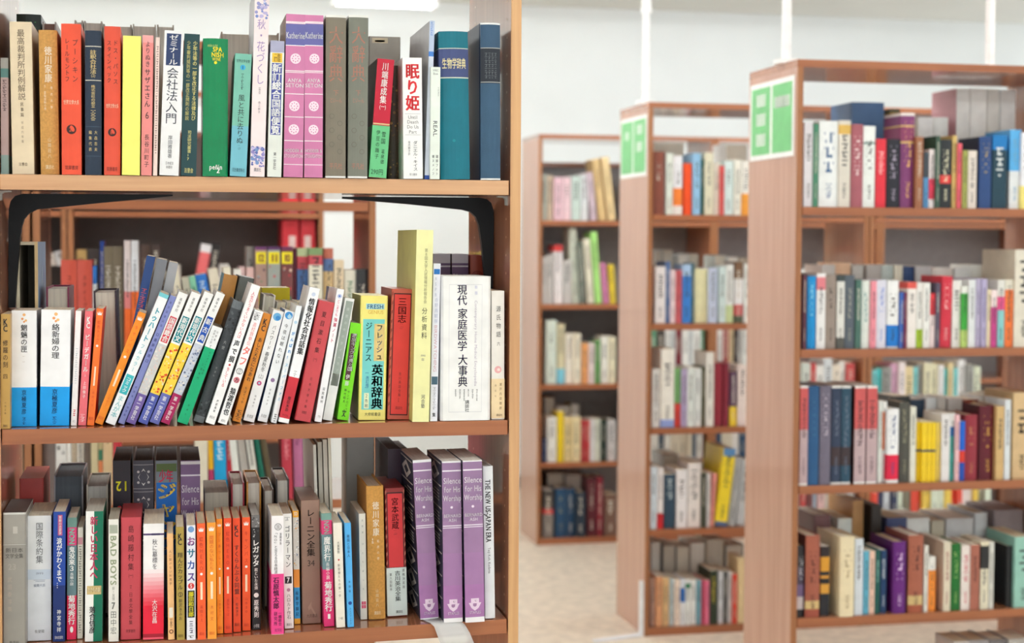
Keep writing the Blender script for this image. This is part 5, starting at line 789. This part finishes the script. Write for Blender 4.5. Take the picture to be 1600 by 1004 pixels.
# ---- bookcase directly behind the near one (B), seen through it
P_B = 'bookcase directly behind the near one'
m1, m2, l1, l2 = (0, 290, 4.78125), (300, 290, 4.78125), (0, 680, 8.367), (300, 680, 5.0)
def vtxt(text, c, bold=0, z1=.92, z0=.45, wf=.5): return lambda D, w, h: D.vert(text, 0, h*z1, h*z0, w*wf, c, bold)
def mag(cols, top, num):
    def deco(D, w, h):
        D.rect(-.45*w, .45*w, h*.84, h*.95, (236, 220, 40)); D.line(num, 0, h*.895, .6*w, h*.07, (120, 30, 60), 2)
        for i in range(30):
            D.disc(random.uniform(-.36, .36)*w, h*random.uniform(.1, .82), w*random.uniform(.06, .13), random.choice(cols), .00014+.000004*i, 9)
    return deco
MC = [(214, 150, 130), (196, 60, 70), (70, 120, 170), (226, 200, 180), (90, 70, 90), (150, 170, 170), (60, 140, 100)]
row('B', 1, V2+.014, [(458, 578, 555, (200, 82, 64), dict(style='hb', deco=vtxt('コンラッド', (90, 30, 26), 1, .85, .5, .3), dv=0.)), (580, 692, 555, (196, 80, 64), dict(style='hb', deco=vtxt('スティーブン', (90, 30, 26), 1, .85, .42, .3), dv=0.)), (696, 722, 600, (210, 220, 230), dict(bands=[(0, .2, (40, 110, 190)), (.2, 1, (220, 226, 230))])), (740, 772, 415, (24, 64, 150), dict(dt=6, dv=.06)), (776, 850, 455, (126, 116, 94), dict(dv=.06, dt=-6)), (852, 924, 455, (122, 112, 92), dict(dv=.06, dt=-8)), (930, 980, 410, (232, 206, 206), dict(dv=.05, bands=[(0, .45, (226, 214, 214)), (.45, .6, (220, 130, 130)), (.6, 1, (244, 110, 40))])), (984, 1036, 410, (230, 232, 236), dict(dv=.05, bands=[(0, .45, (226, 230, 236)), (.45, 1, (246, 112, 40))])),
    (1390, 1440, 640, (224, 218, 196), dict(dt=-110)), (1445, 1500, 690, (188, 186, 168), dict(dt=-90)), (1505, 1552, 680, (130, 196, 164), dict(dt=-95)), (1556, 1640, 670, (46, 118, 206), dict(dt=-100, tc=(200, 220, 240))), (1646, 1720, 625, (224, 216, 196), dict(dt=-95)), (1724, 1780, 610, (232, 226, 206), dict(dt=-60)), (1784, 1840, 625, (236, 234, 226), dict(dt=-40)), (1844, 1900, 610, (226, 190, 186))],
    m1, 1225, P_B, 'books on the second shelf of the bookcase behind the near one')
row('B', 1, V2+.014, [(412, 466, 455, (150, 146, 140), dict(dv=.04)), (474, 560, 456, (190, 150, 140), dict(name='magazine', style='pb', d=.18, dv=0., deco=mag(MC, 0, '12'), bands=[(0, .03, (110, 60, 110)), (.03, 1, (170, 140, 130))])), (566, 660, 456, (170, 170, 170), dict(name='magazine', style='pb', d=.18, dv=0., deco=mag(MC, 0, '11'), bands=[(0, .03, (90, 50, 100)), (.03, 1, (160, 166, 160))])), (666, 756, 456, (120, 60, 60), dict(name='magazine', style='pb', d=.18, dv=0., deco=mag(MC, 0, '10'), bands=[(0, .03, (110, 50, 90)), (.03, 1, (120, 70, 70))])), (759, 780, 470, (96, 30, 50), dict(deco=0)),
    (786, 868, 466, (90, 130, 180), dict(bands=[(0, .08, (190, 206, 160)), (.08, .2, (200, 80, 90)), (.2, 1, (80, 120, 180))])), (874, 976, 466, (226, 222, 206), dict(dv=0., bands=[(0, .07, (130, 160, 110)), (.07, .16, (200, 80, 90)), (.16, 1, (228, 224, 206))])), (984, 1056, 468, (214, 184, 134), dict(bands=[(0, .1, (190, 110, 90)), (.1, .22, (90, 120, 170)), (.22, 1, (216, 188, 140))])), (1060, 1134, 556, (228, 210, 178)), (1138, 1224, 630, (232, 230, 214), dict(tc=(70, 120, 80))), (1228, 1316, 625, (62, 64, 66), dict(style='hb'))],
    m2, 1200, P_B, 'books on the second shelf of the bookcase behind the near one')
def two_col(D, w, h):
    D.vert('大・無きの最', .2*w, h*.95, h*.3, .34*w, (40, 40, 44), 1); D.vert('と私の墓', -.22*w, h*.9, h*.45, .34*w, (40, 50, 54), 1)
yt0 = -560
row('B', 2, V2+.012, [(214, 300, yt0, (206, 196, 172), dict(tc=(130, 110, 90))), (566, 724, yt0-40, (122, 110, 106), dict(style='hb', deco=0)), (730, 876, yt0, (226, 228, 226), dict(deco=two_col)), (878, 936, yt0+20, (224, 224, 220), dict(deco=0)), (939, 1004, yt0+50, (206, 192, 168), dict(tc=(140, 120, 100))), (1007, 1104, yt0+10, (206, 200, 188), dict(tc=(90, 80, 76))), (1110, 1184, yt0, (96, 82, 72), dict(style='hb', tc=(60, 50, 44))), (1190, 1284, yt0+30, (196, 184, 146), dict(deco=0)), (1287, 1344, yt0+40, (232, 228, 226), dict(deco=0, bands=[(0, .5, (206, 196, 150)), (.5, .6, (70, 140, 110)), (.6, .74, (240, 150, 100)), (.74, 1, (226, 226, 232))])), (1347, 1476, yt0-20, (204, 178, 138), dict(tc=(110, 84, 60))), (1480, 1580, yt0, (190, 50, 60), dict(deco=0))],
    l1, 640, P_B, 'books on the third shelf of the bookcase behind the near one')
row('B', 2, V2+.012, [(22, 124, -320, (220, 214, 194), dict(deco=0)), (132, 176, -300, (240, 190, 30), dict(dt=-16, deco=0, bands=[(0, .7, (240, 186, 30)), (.7, 1, (190, 60, 110))])), (182, 276, -300, (20, 160, 214), dict(dt=-24, tc=(220, 240, 246), bands=[(0, .88, (20, 160, 216)), (.88, 1, (220, 206, 120))])), (280, 328, -300, (210, 50, 70), dict(dt=-28, bands=[(0, .8, (206, 46, 66)), (.8, 1, (30, 30, 34))])), (338, 394, -200, (226, 230, 224), dict(dt=-72, deco=0)), (410, 470, -200, (190, 186, 180), dict(dt=-88, deco=0)), (486, 538, -200, (214, 214, 206), dict(dt=-98, tc=(40, 44, 46))), (556, 596, -200, (0, 104, 84), dict(dt=-110, deco=0)), (612, 660, -200, (92, 80, 54), dict(dt=-124, deco=0)), (712, 790, -320, (186, 54, 72), dict(dt=-24, tc=(240, 150, 160))), (800, 876, -320, (196, 120, 164), dict(dt=-20, tc=(130, 60, 100))), (880, 914, -320, (34, 50, 52)), (918, 962, -320, (170, 206, 226))],
    l2, 372, P_B, 'books on the third shelf of the bookcase behind the near one')
# ---- dark-backed bookcase two rows behind
P_C = 'dark-backed bookcase two rows behind'
row('C', 1, V3+.03, [(575, 650, 478, (190, 160, 100)), (656, 745, 470, (50, 42, 40)), (1052, 1130, 440, (74, 56, 48)), (1134, 1200, 436, (62, 48, 44)), (1205, 1280, 560, (60, 54, 52)), (1284, 1350, 590, (206, 200, 190))], m1, 1040, P_C, 'books on the second shelf of the dark-backed bookcase', single=True)
row('C', 1, V3+.03, [(-40, 40, 445, (226, 110, 110), dict(dt=110, yb=1035, deco=0, bands=[(0, .1, (232, 230, 232)), (.1, 1, (226, 110, 112))])), (60, 130, 440, (40, 36, 36), dict(dt=90)), (204, 276, 585, (226, 224, 220)), (350, 420, 605, (220, 190, 190)), (674, 800, 256, (226, 54, 66), dict(style='box', name='file_box', deco=lambda D, w, h: D.rect(-.1*w, .3*w, h*.3, h*.85, (246, 222, 220)), label='red file box with a white label, beside its twin on the dark-backed bookcase', dv=.02, d=.2)), (812, 922, 256, (228, 58, 70), dict(style='box', name='file_box', deco=lambda D, w, h: D.rect(-.25*w, .2*w, h*.3, h*.85, (246, 226, 224)), label='red file box with a white label, at the aisle end of the dark-backed bookcase', dv=.02, d=.2))],
    m2, 1040, P_C, 'books on the second shelf of the dark-backed bookcase', single=True)
row('C', 0, V3+.03, [(674, 800, -380, (226, 60, 66), dict(style='box', name='file_box', deco=0, label='red file box on the top shelf of the dark-backed bookcase, inner one', d=.2)), (812, 922, -380, (228, 64, 70), dict(style='box', name='file_box', deco=0, label='red file box on the top shelf of the dark-backed bookcase, at the aisle end', d=.2))], m2, 190, P_C, 'files on the top shelf of the dark-backed bookcase', single=True)
row('C2', 1, V3+.03, [(330, 366, 470, (190, 120, 80)), (372, 420, 510, (226, 222, 214), dict(dt=-20)), (428, 490, 495, (222, 226, 228), dict(dt=-26))], m1, 600, 'case beside the dark-backed one', 'books on the case beside the dark-backed one', single=True, zbase=at_v(84, 290+604/4.78, V3)[1])

# ------------------------------------------------------------------ back row of the near bookcase
def back(x0, x1, yt, tier, v, c, label, name=HB, pages=False, th=0.0, d=0.14, **kw):
    ua, zt = at_v(x0, yt, v); ub, _ = at_v(x1, yt, v); uc = (ua+ub)/2
    z = (SH[0], SH[1], None)[tier] if tier < 2 else z3(uc)
    h = (zt-z)/math.cos(th); w = ub-ua-.0005; uc -= h*math.sin(th)
    z += abs(w/2*math.sin(th))+.0006
    if kw.get('bands'): kw['bands'] = sorted((h*(1-b_), h*(1-a_), cc) for a_, b_, cc in kw['bands'])
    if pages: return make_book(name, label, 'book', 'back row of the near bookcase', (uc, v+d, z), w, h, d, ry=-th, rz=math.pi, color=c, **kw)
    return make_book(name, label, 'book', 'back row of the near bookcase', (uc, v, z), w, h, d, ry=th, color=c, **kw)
GP = (196, 190, 180)
for i, (a, b, yt, c, wh) in enumerate([(1, 14, 21, (112, 84, 74), 'above the slim pink-teal book'), (25, 64, 22, (34, 52, 44), 'behind the cream hardcover, tallest there'), (66, 88, 34, (200, 196, 190), 'between the cream and ochre spines'), (116, 130, 32, GP, 'behind the orange-red and navy spines'), (131, 160, 33, GP, 'behind the navy law book'), (161, 206, 38, (172, 164, 152), 'behind the second orange-red spine'), (207, 244, 38, GP, 'behind the plain yellow book'), (245, 272, 39, (170, 162, 150), 'behind the white law primer'), (345, 396, 50, (178, 158, 142), 'behind the pale teal novel'), (397, 436, 51, (180, 172, 164), 'behind the tall pink craft book')]):
    back(a, b, yt, 0, .2, c, '%s hardcover turned spine away, %s' % (colour_name(c), wh), pages=(i != 1), style='hb', page=(214, 208, 198) if i > 2 else (150, 120, 110), deco=(lambda D, w, h: D.marks(.1*w, h*.96, h*.86, 3, .4*w, (70, 150, 90))) if i == 1 else None)
back(576, 626, 57, 0, .17, (166, 160, 150), 'grey slipcase with a pasted label behind the leaning red and green book', BX, style='box', d=.15, lc=(150, 146, 138), deco=lambda D, w, h: (D.rect(-.4*w, .1*w, h*.955, h*.99, (214, 200, 170)), D.rect(-.3*w, 0, h*.962, h*.975, (170, 140, 110))))
# middle shelf, back row
def open_slipcase(x0, x1, yt, v, d, label):
    ua, zt = at_v(x0, yt, v); ub, _ = at_v(x1, yt, v); w = ub-ua; z = SH[1]; h = zt-z
    r = empty('slipcase', ((ua+ub)/2, v, z+.0006)); tag(r, label, 'slipcase')
    t = .005; cr = mat((226, 214, 186), .6); dk = mat((150, 142, 124), .8); bl = mat((150, 186, 220), .4)
    mb = MB(); mb.box(-w/2, -w/2+t, 0, d, 0, h, cr, {'right': dk}); mb.box(w/2-t, w/2, 0, d, 0, h, cr, {'left': dk, 'right': bl, 'front': mat((236, 210, 160), .6)})
    mb.box(-w/2+t, w/2-t, 0, d, h-t, h, cr, {'bot': dk}); mb.box(-w/2+t, w/2-t, 0, d, 0, t, cr, {'top': dk}); mb.box(-w/2+t, w/2-t, d-t, d, t, h-t, dk)
    mb.build('sleeve', r)
    m_ = MB()
    for i in range(14):
        a = random.uniform(.02, d-.03); b = random.uniform(.02, h-.05); q = random.uniform(.01, .022)
        m_.add([(w/2+.0002+.00001*i, a+q*math.cos(t_)*.5, b+q*math.sin(t_)) for t_ in [k*math.pi/5 for k in range(10)]], [tuple(range(10))], mat(random.choice([(110, 160, 210), (190, 210, 230), (150, 150, 196), (170, 200, 226)]), .4))
    m_.build('side_print', r)
open_slipcase(25, 59, 378, .146, .16, 'empty cream slipcase standing open with a blue printed side')
back(72, 108, 449, 1, .17, (140, 50, 84), 'maroon hardcover turned spine away beside the open slipcase', pages=True, style='hb', page=(226, 220, 204))
back(146, 182, 455, 1, .15, (60, 40, 52), 'dark plum hardcover turned spine away, leaning above the orange comics', pages=True, style='hb', page=(216, 210, 196), th=-.02)
for k, (a, b, c, wh) in enumerate([(229, 243, (40, 80, 150), 'blue one in front'), (245, 262, (150, 154, 160), 'grey one in the middle'), (264, 279, (196, 200, 204), 'pale one behind')]):
    back(a, b, 402+5*k, 1, .155+.006*k, c, 'tall magazine in a clear sleeve leaning over the slanting run, '+wh, 'magazine', style='pb', th=.2, d=.19, rough=.12, deco=(lambda D, w, h: D.marks(0, h*.8, h*.5, 12, .6*w, (200, 90, 110))) if k == 0 else None)
back(350, 372, 432, 1, .16, (214, 154, 80), 'tan and blue hardcover leaning behind the charcoal one', style='hb', th=.2, lc=(90, 170, 196), bands=None)
back(374, 398, 436, 1, .16, (110, 116, 112), 'grey-green box leaning beside the tan and blue hardcover', BX, style='box', th=.2)
back(412, 431, 462, 1, .14, (230, 228, 220), 'white hardcover turned spine away behind the fighting comic', pages=True, d=.105, style='hb', page=(206, 204, 190), th=.1)
back(409, 453, 450, 1, .248, (238, 224, 30), 'bright yellow thick paperback behind the boxing comic', PB, d=.1, style='pb')
for a, b, wh in ((433, 447, 'behind the globe-marked novel'), (448, 462, 'behind the blue-edged novel'), (463, 479, 'behind the sky-blue lettered book')):
    back(a, b, 473, 1, .14, (236, 234, 228), 'white paperback turned spine away '+wh, PB, pages=True, style='pb', page=(214, 206, 180), th=.1, d=.105)
back(523, 534, 452, 1, .15, (80, 86, 140), 'slim indigo paperback leaning behind the magenta-titled notebook', PB, style='pb', th=.12)
def sil(D, w, h):
    D.rect(-.5*w, .5*w, h*.915, h*.925, (230, 224, 234)); D.line('Silence', 0, h*.85, .9*w, h*.045, (240, 232, 240), 1); D.line('for His', 0, h*.78, .86*w, h*.045, (240, 232, 240), 1)
for a, b, wh in ((677, 704, 'inner one'), (706, 732, 'outer one')):
    back(a, b, 397, 1, .2, (110, 80, 120), 'purple jacketed book behind the white encyclopedia, '+wh, style='pb', page=(230, 230, 226), lc=(40, 36, 60), deco=sil, bands=[(0, .06, (214, 208, 220)), (.06, 1, (112, 82, 124))])
back(735, 757, 399, 1, .2, (178, 84, 66), 'brick red book with a ringed emblem behind the white encyclopedia', style='hb', deco=lambda D, w, h: (D.disc(0, h*.86, .42*w, (140, 50, 44), .0002, 20, .34*w), D.disc(0, h*.86, .3*w, (140, 50, 44), .0002, 20, .26*w), D.line('002', 0, h*.86, .5*w, h*.05, (140, 50, 44), 1)))
# lower shelf, back row
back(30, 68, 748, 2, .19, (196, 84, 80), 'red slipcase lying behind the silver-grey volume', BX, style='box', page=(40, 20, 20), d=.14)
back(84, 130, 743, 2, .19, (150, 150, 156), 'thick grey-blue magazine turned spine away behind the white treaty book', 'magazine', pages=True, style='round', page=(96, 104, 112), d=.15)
back(135, 169, 758, 2, .19, (214, 206, 190), 'white hardcover turned spine away behind the green-edged book', pages=True, style='hb', page=(206, 204, 196), d=.14)
def twelve(D, w, h):
    for i, ch in enumerate('21'):
        V, Fc = glyph(ch, 2); V = -(V-np.array([.28, .34]))
        D.put([((.2-.4*i)*-w+q[0]*w*.62, h*.84+q[1]*h*.085) for q in V], Fc, (236, 226, 30), .0003)
    for i in range(26): D.disc(random.uniform(-.34, .34)*w, h*random.uniform(.25, .72), w*random.uniform(.07, .14), random.choice([(206, 30, 50), (240, 130, 50), (240, 236, 230), (60, 40, 90), (230, 60, 60)]), .00014+.000004*i, 10)
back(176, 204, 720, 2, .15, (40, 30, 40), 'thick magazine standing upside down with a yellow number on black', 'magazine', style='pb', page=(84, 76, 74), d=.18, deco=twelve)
def orn(D, w, h):
    for z in (.97, .82, .80, .64, .62, .46): D.rect(-.5*w, .5*w, h*z, h*z+.0012, (150, 146, 150))
    for z in (.895, .72, .54):
        q = w*.34
        D.poly([(-q*.8, h*z), (0, h*z-q*1.3), (q*.8, h*z), (0, h*z+q*1.3)], (214, 210, 206)); D.poly([(-q*.4, h*z), (0, h*z-q*.65), (q*.4, h*z), (0, h*z+q*.65)], (70, 68, 80), .0003)
        for sx in (-1, 1):
            for sz in (-1, 1): D.disc(sx*q*.75, h*z+sz*q*.8, q*.2, (200, 196, 196), .0002, 8)
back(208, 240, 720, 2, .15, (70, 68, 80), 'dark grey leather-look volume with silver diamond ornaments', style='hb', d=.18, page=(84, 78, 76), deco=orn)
def jump(D, w, h):
    D.line('少年', -.02*w, h*.9, .66*w, h*.06, (206, 40, 80), 2); 
    for z0, z1, c in ((.93, .98, (90, 110, 60)), (.4, .86, (20, 110, 200))): D.rect(-.47*w, .47*w, h*z0, h*z1, c)
    D.vert('ジャンプ', 0, h*.86, h*.42, .92*w, (236, 206, 60), 2); D.vert('ジャンプ', -.03*w, h*.86, h*.42, .8*w, (20, 60, 140), 1)
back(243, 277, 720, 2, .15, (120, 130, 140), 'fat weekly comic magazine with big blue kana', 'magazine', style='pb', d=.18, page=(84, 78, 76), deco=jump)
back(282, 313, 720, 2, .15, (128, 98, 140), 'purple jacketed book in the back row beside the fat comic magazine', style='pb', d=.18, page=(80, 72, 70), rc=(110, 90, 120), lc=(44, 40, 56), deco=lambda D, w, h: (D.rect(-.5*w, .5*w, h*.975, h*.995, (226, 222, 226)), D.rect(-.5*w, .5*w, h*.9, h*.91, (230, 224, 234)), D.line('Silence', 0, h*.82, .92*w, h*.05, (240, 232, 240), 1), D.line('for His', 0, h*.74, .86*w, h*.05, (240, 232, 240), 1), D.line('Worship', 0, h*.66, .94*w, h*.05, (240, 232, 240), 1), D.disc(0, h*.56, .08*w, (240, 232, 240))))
back(320, 357, 770, 2, .17, (196, 188, 176), 'cream paperback turned spine away beside the purple jacket', PB, pages=True, style='pb', page=(196, 188, 172))
for a, b, yt, c, wh in ((361, 382, 755, (170, 40, 60), 'with crimson boards'), (385, 408, 753, (214, 150, 60), 'with ochre boards'), (411, 428, 765, (90, 70, 60), 'with brown boards, shortest of four'), (431, 452, 749, (70, 64, 64), 'with charcoal boards, tallest of four')):
    back(a, b, yt, 2, .17, c, 'hardcover turned spine away %s behind the crowned comics' % wh, pages=True, style='hb', page=(226, 220, 208))
for k, (a, b, c, wh) in enumerate([(489, 494, (226, 224, 212), 'first and thinnest'), (496, 503, (190, 186, 172), 'second'), (504, 511, (206, 200, 186), 'third'), (512, 517, (232, 226, 206), 'last, its grey side showing')]):
    back(a, b, 695-4*k, 2, .12, c, 'tall thin paper folder standing behind the brown box, '+wh, 'paper_folder', style='pb', d=.215, lc=(200, 190, 176), rc=(200, 194, 182), th=-.03)
back(541, 585, 680, 2, .26, (214, 214, 206), 'tall pale grey box file beside the paper folders', 'file_box', style='box', d=.08, lc=(190, 186, 176))
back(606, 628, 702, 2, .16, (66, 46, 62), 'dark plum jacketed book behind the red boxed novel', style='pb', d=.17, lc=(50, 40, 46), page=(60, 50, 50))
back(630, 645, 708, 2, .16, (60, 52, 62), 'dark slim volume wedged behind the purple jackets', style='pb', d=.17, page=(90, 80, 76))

# ------------------------------------------------------------------ signs, poles, cable cover, film
def sign(u, v0, label, cols):
    r = empty('aisle_sign', (u-.0004, v0, 1.5975)); tag(r, label, 'sign', 'green signs on bookcase ends')
    W_, H_ = .325, .212
    wh = mat((246, 248, 246), .35); gr = mat((112, 196, 122), .35); lt = mat((244, 250, 244), .4)
    mb = MB(); mb.box(-.0016, 0, 0, W_, 0, H_, wh); mb.build('backing_sheet', r)
    for y0, y1, marks in cols:
        mb = MB(); mb.box(-.0022, -.0016, y0, y1, .014, H_-.014, gr)
        mb.build('green_panel', r)
        mk = MB()
        for yc, zc, a, b in marks:
            for i in range(4):
                mk.box(-.0026, -.0022, yc-a/2, yc+a/2, zc+b*(i/4-.5), zc+b*(i/4-.5+.15), lt)
            for i in range(3):
                mk.box(-.0026, -.0022, yc+a*(i/2-.5)-.003, yc+a*(i/2-.5)+.003, zc-b/2, zc+b/2, lt)
        mk.build('sign_lettering', r)
sign(A2, V2+.018, 'green two-column sign with white characters on the large bookcase end', [(.014, .155, [(.05, .15, .034, .03), (.085, .15, .03, .03), (.12, .15, .03, .03)]), (.172, .312, [(.24, .165, .06, .034), (.24, .112, .06, .034), (.24, .056, .06, .034)])])
sign(A3, V3+.018, 'green sign with white characters on the middle bookcase end', [(.014, .155, [(.085, .165, .056, .034), (.085, .105, .056, .034)]), (.172, .312, [(.24, .15, .04, .03)])])
def pole(px, py, u_case, v, label):
    u = at_v(px, py, v)[0]
    r = empty('tension_pole', (u, v, TOP)); tag(r, label, 'pole', 'white tension poles on the bookcases')
    m_ = mat((250, 250, 250), .3)
    H_ = CEIL-TOP
    mb = MB(); mb.cyl((0, 0, 0), (0, 0, .012), .034, m_, 20); mb.build('foot', r)
    mb = MB(); mb.cyl((0, 0, .012), (0, 0, .34), .0125, m_, 16); mb.build('lower_tube', r)
    mb = MB(); mb.cyl((0, 0, .33), (0, 0, H_-.012), .0165, m_, 16); mb.build('upper_tube', r)
    mb = MB(); mb.cyl((0, 0, .315), (0, 0, .335), .0185, m_, 16); mb.build('collar', r)
    mb = MB(); mb.cyl((0, 0, H_-.012), (0, 0, H_), .034, m_, 20); mb.build('top_pad', r)
pole(1009, 120, A3, V3+.1, 'white tension pole between the middle bookcase and the ceiling')
pole(1229, 60, A2, V2+.12, 'white tension pole at the signed end of the large bookcase')
pole(1547, 60, A2, V2+.2, 'white tension pole near the far end of the large bookcase')
r = empty('cable_cover', (A3, V3, 0)); tag(r, 'white cable cover running up the middle bookcase corner and across the floor', 'cable cover')
m_ = mat((236, 238, 242), .35)
mb = MB(); mb.bbox(-.012, -.0003, .003, .03, .0, .19, m_); mb.build('vertical_strip', r)
ue, ve = at_z(928, 1003, 0)
mb = MB()
d_ = Vector((ue-A3+.005, ve-V3-.015, 0)); n_ = Vector((-d_.y, d_.x, 0)).normalized()*.012
P_ = [Vector((-.005, .015, 0))+n_, Vector((-.005, .015, 0))-n_, Vector((-.005, .015, 0))+d_-n_, Vector((-.005, .015, 0))+d_+n_]
mb.add([(p.x, p.y, .0005) for p in P_]+[(p.x, p.y, .008) for p in P_], [(3, 2, 1, 0), (4, 5, 6, 7), (0, 1, 5, 4), (1, 2, 6, 5), (2, 3, 7, 6), (3, 0, 4, 7)], m_); mb.build('floor_strip', r)
# clear film hanging over the edge of the lower shelf
fm = bpy.data.materials.new('clear_film'); fm.use_nodes = True
nt = fm.node_tree; b = nt.nodes['Principled BSDF']; b.inputs['Base Color'].default_value = (.86, .88, .88, 1); b.inputs['Roughness'].default_value = .12
b.inputs['Alpha'].default_value = .5
ua, _ = at_v(676, 975, 0); ub, _ = at_v(724, 975, 0)
def zt_(u): return z3(u)+.0012
n = 6; V = []
for i in range(n+1):
    f = i/n; u = ua+(ub-ua)*f
    V += [(u-.014, .03, zt_(u)), (u-.004, -.002, zt_(u)+.0006), (u+.0015, -.005, zt_(u)-.004), (u+.006+.003*f, -.0075, zt_(u)-.017), (u+.012+.004*f, -.009, zt_(u)-.034)]
Fc = [(5*i+j, 5*i+5+j, 5*i+6+j, 5*i+1+j) for i in range(n) for j in range(4)]
mb = MB(); mb.add(V, Fc, fm); o = mb.build('plastic_film', None, True)
sol = o.modifiers.new('thickness', 'SOLIDIFY'); sol.thickness = .0003
tag(o, 'clear plastic film strip hanging over the lower shelf edge under the purple books', 'film')
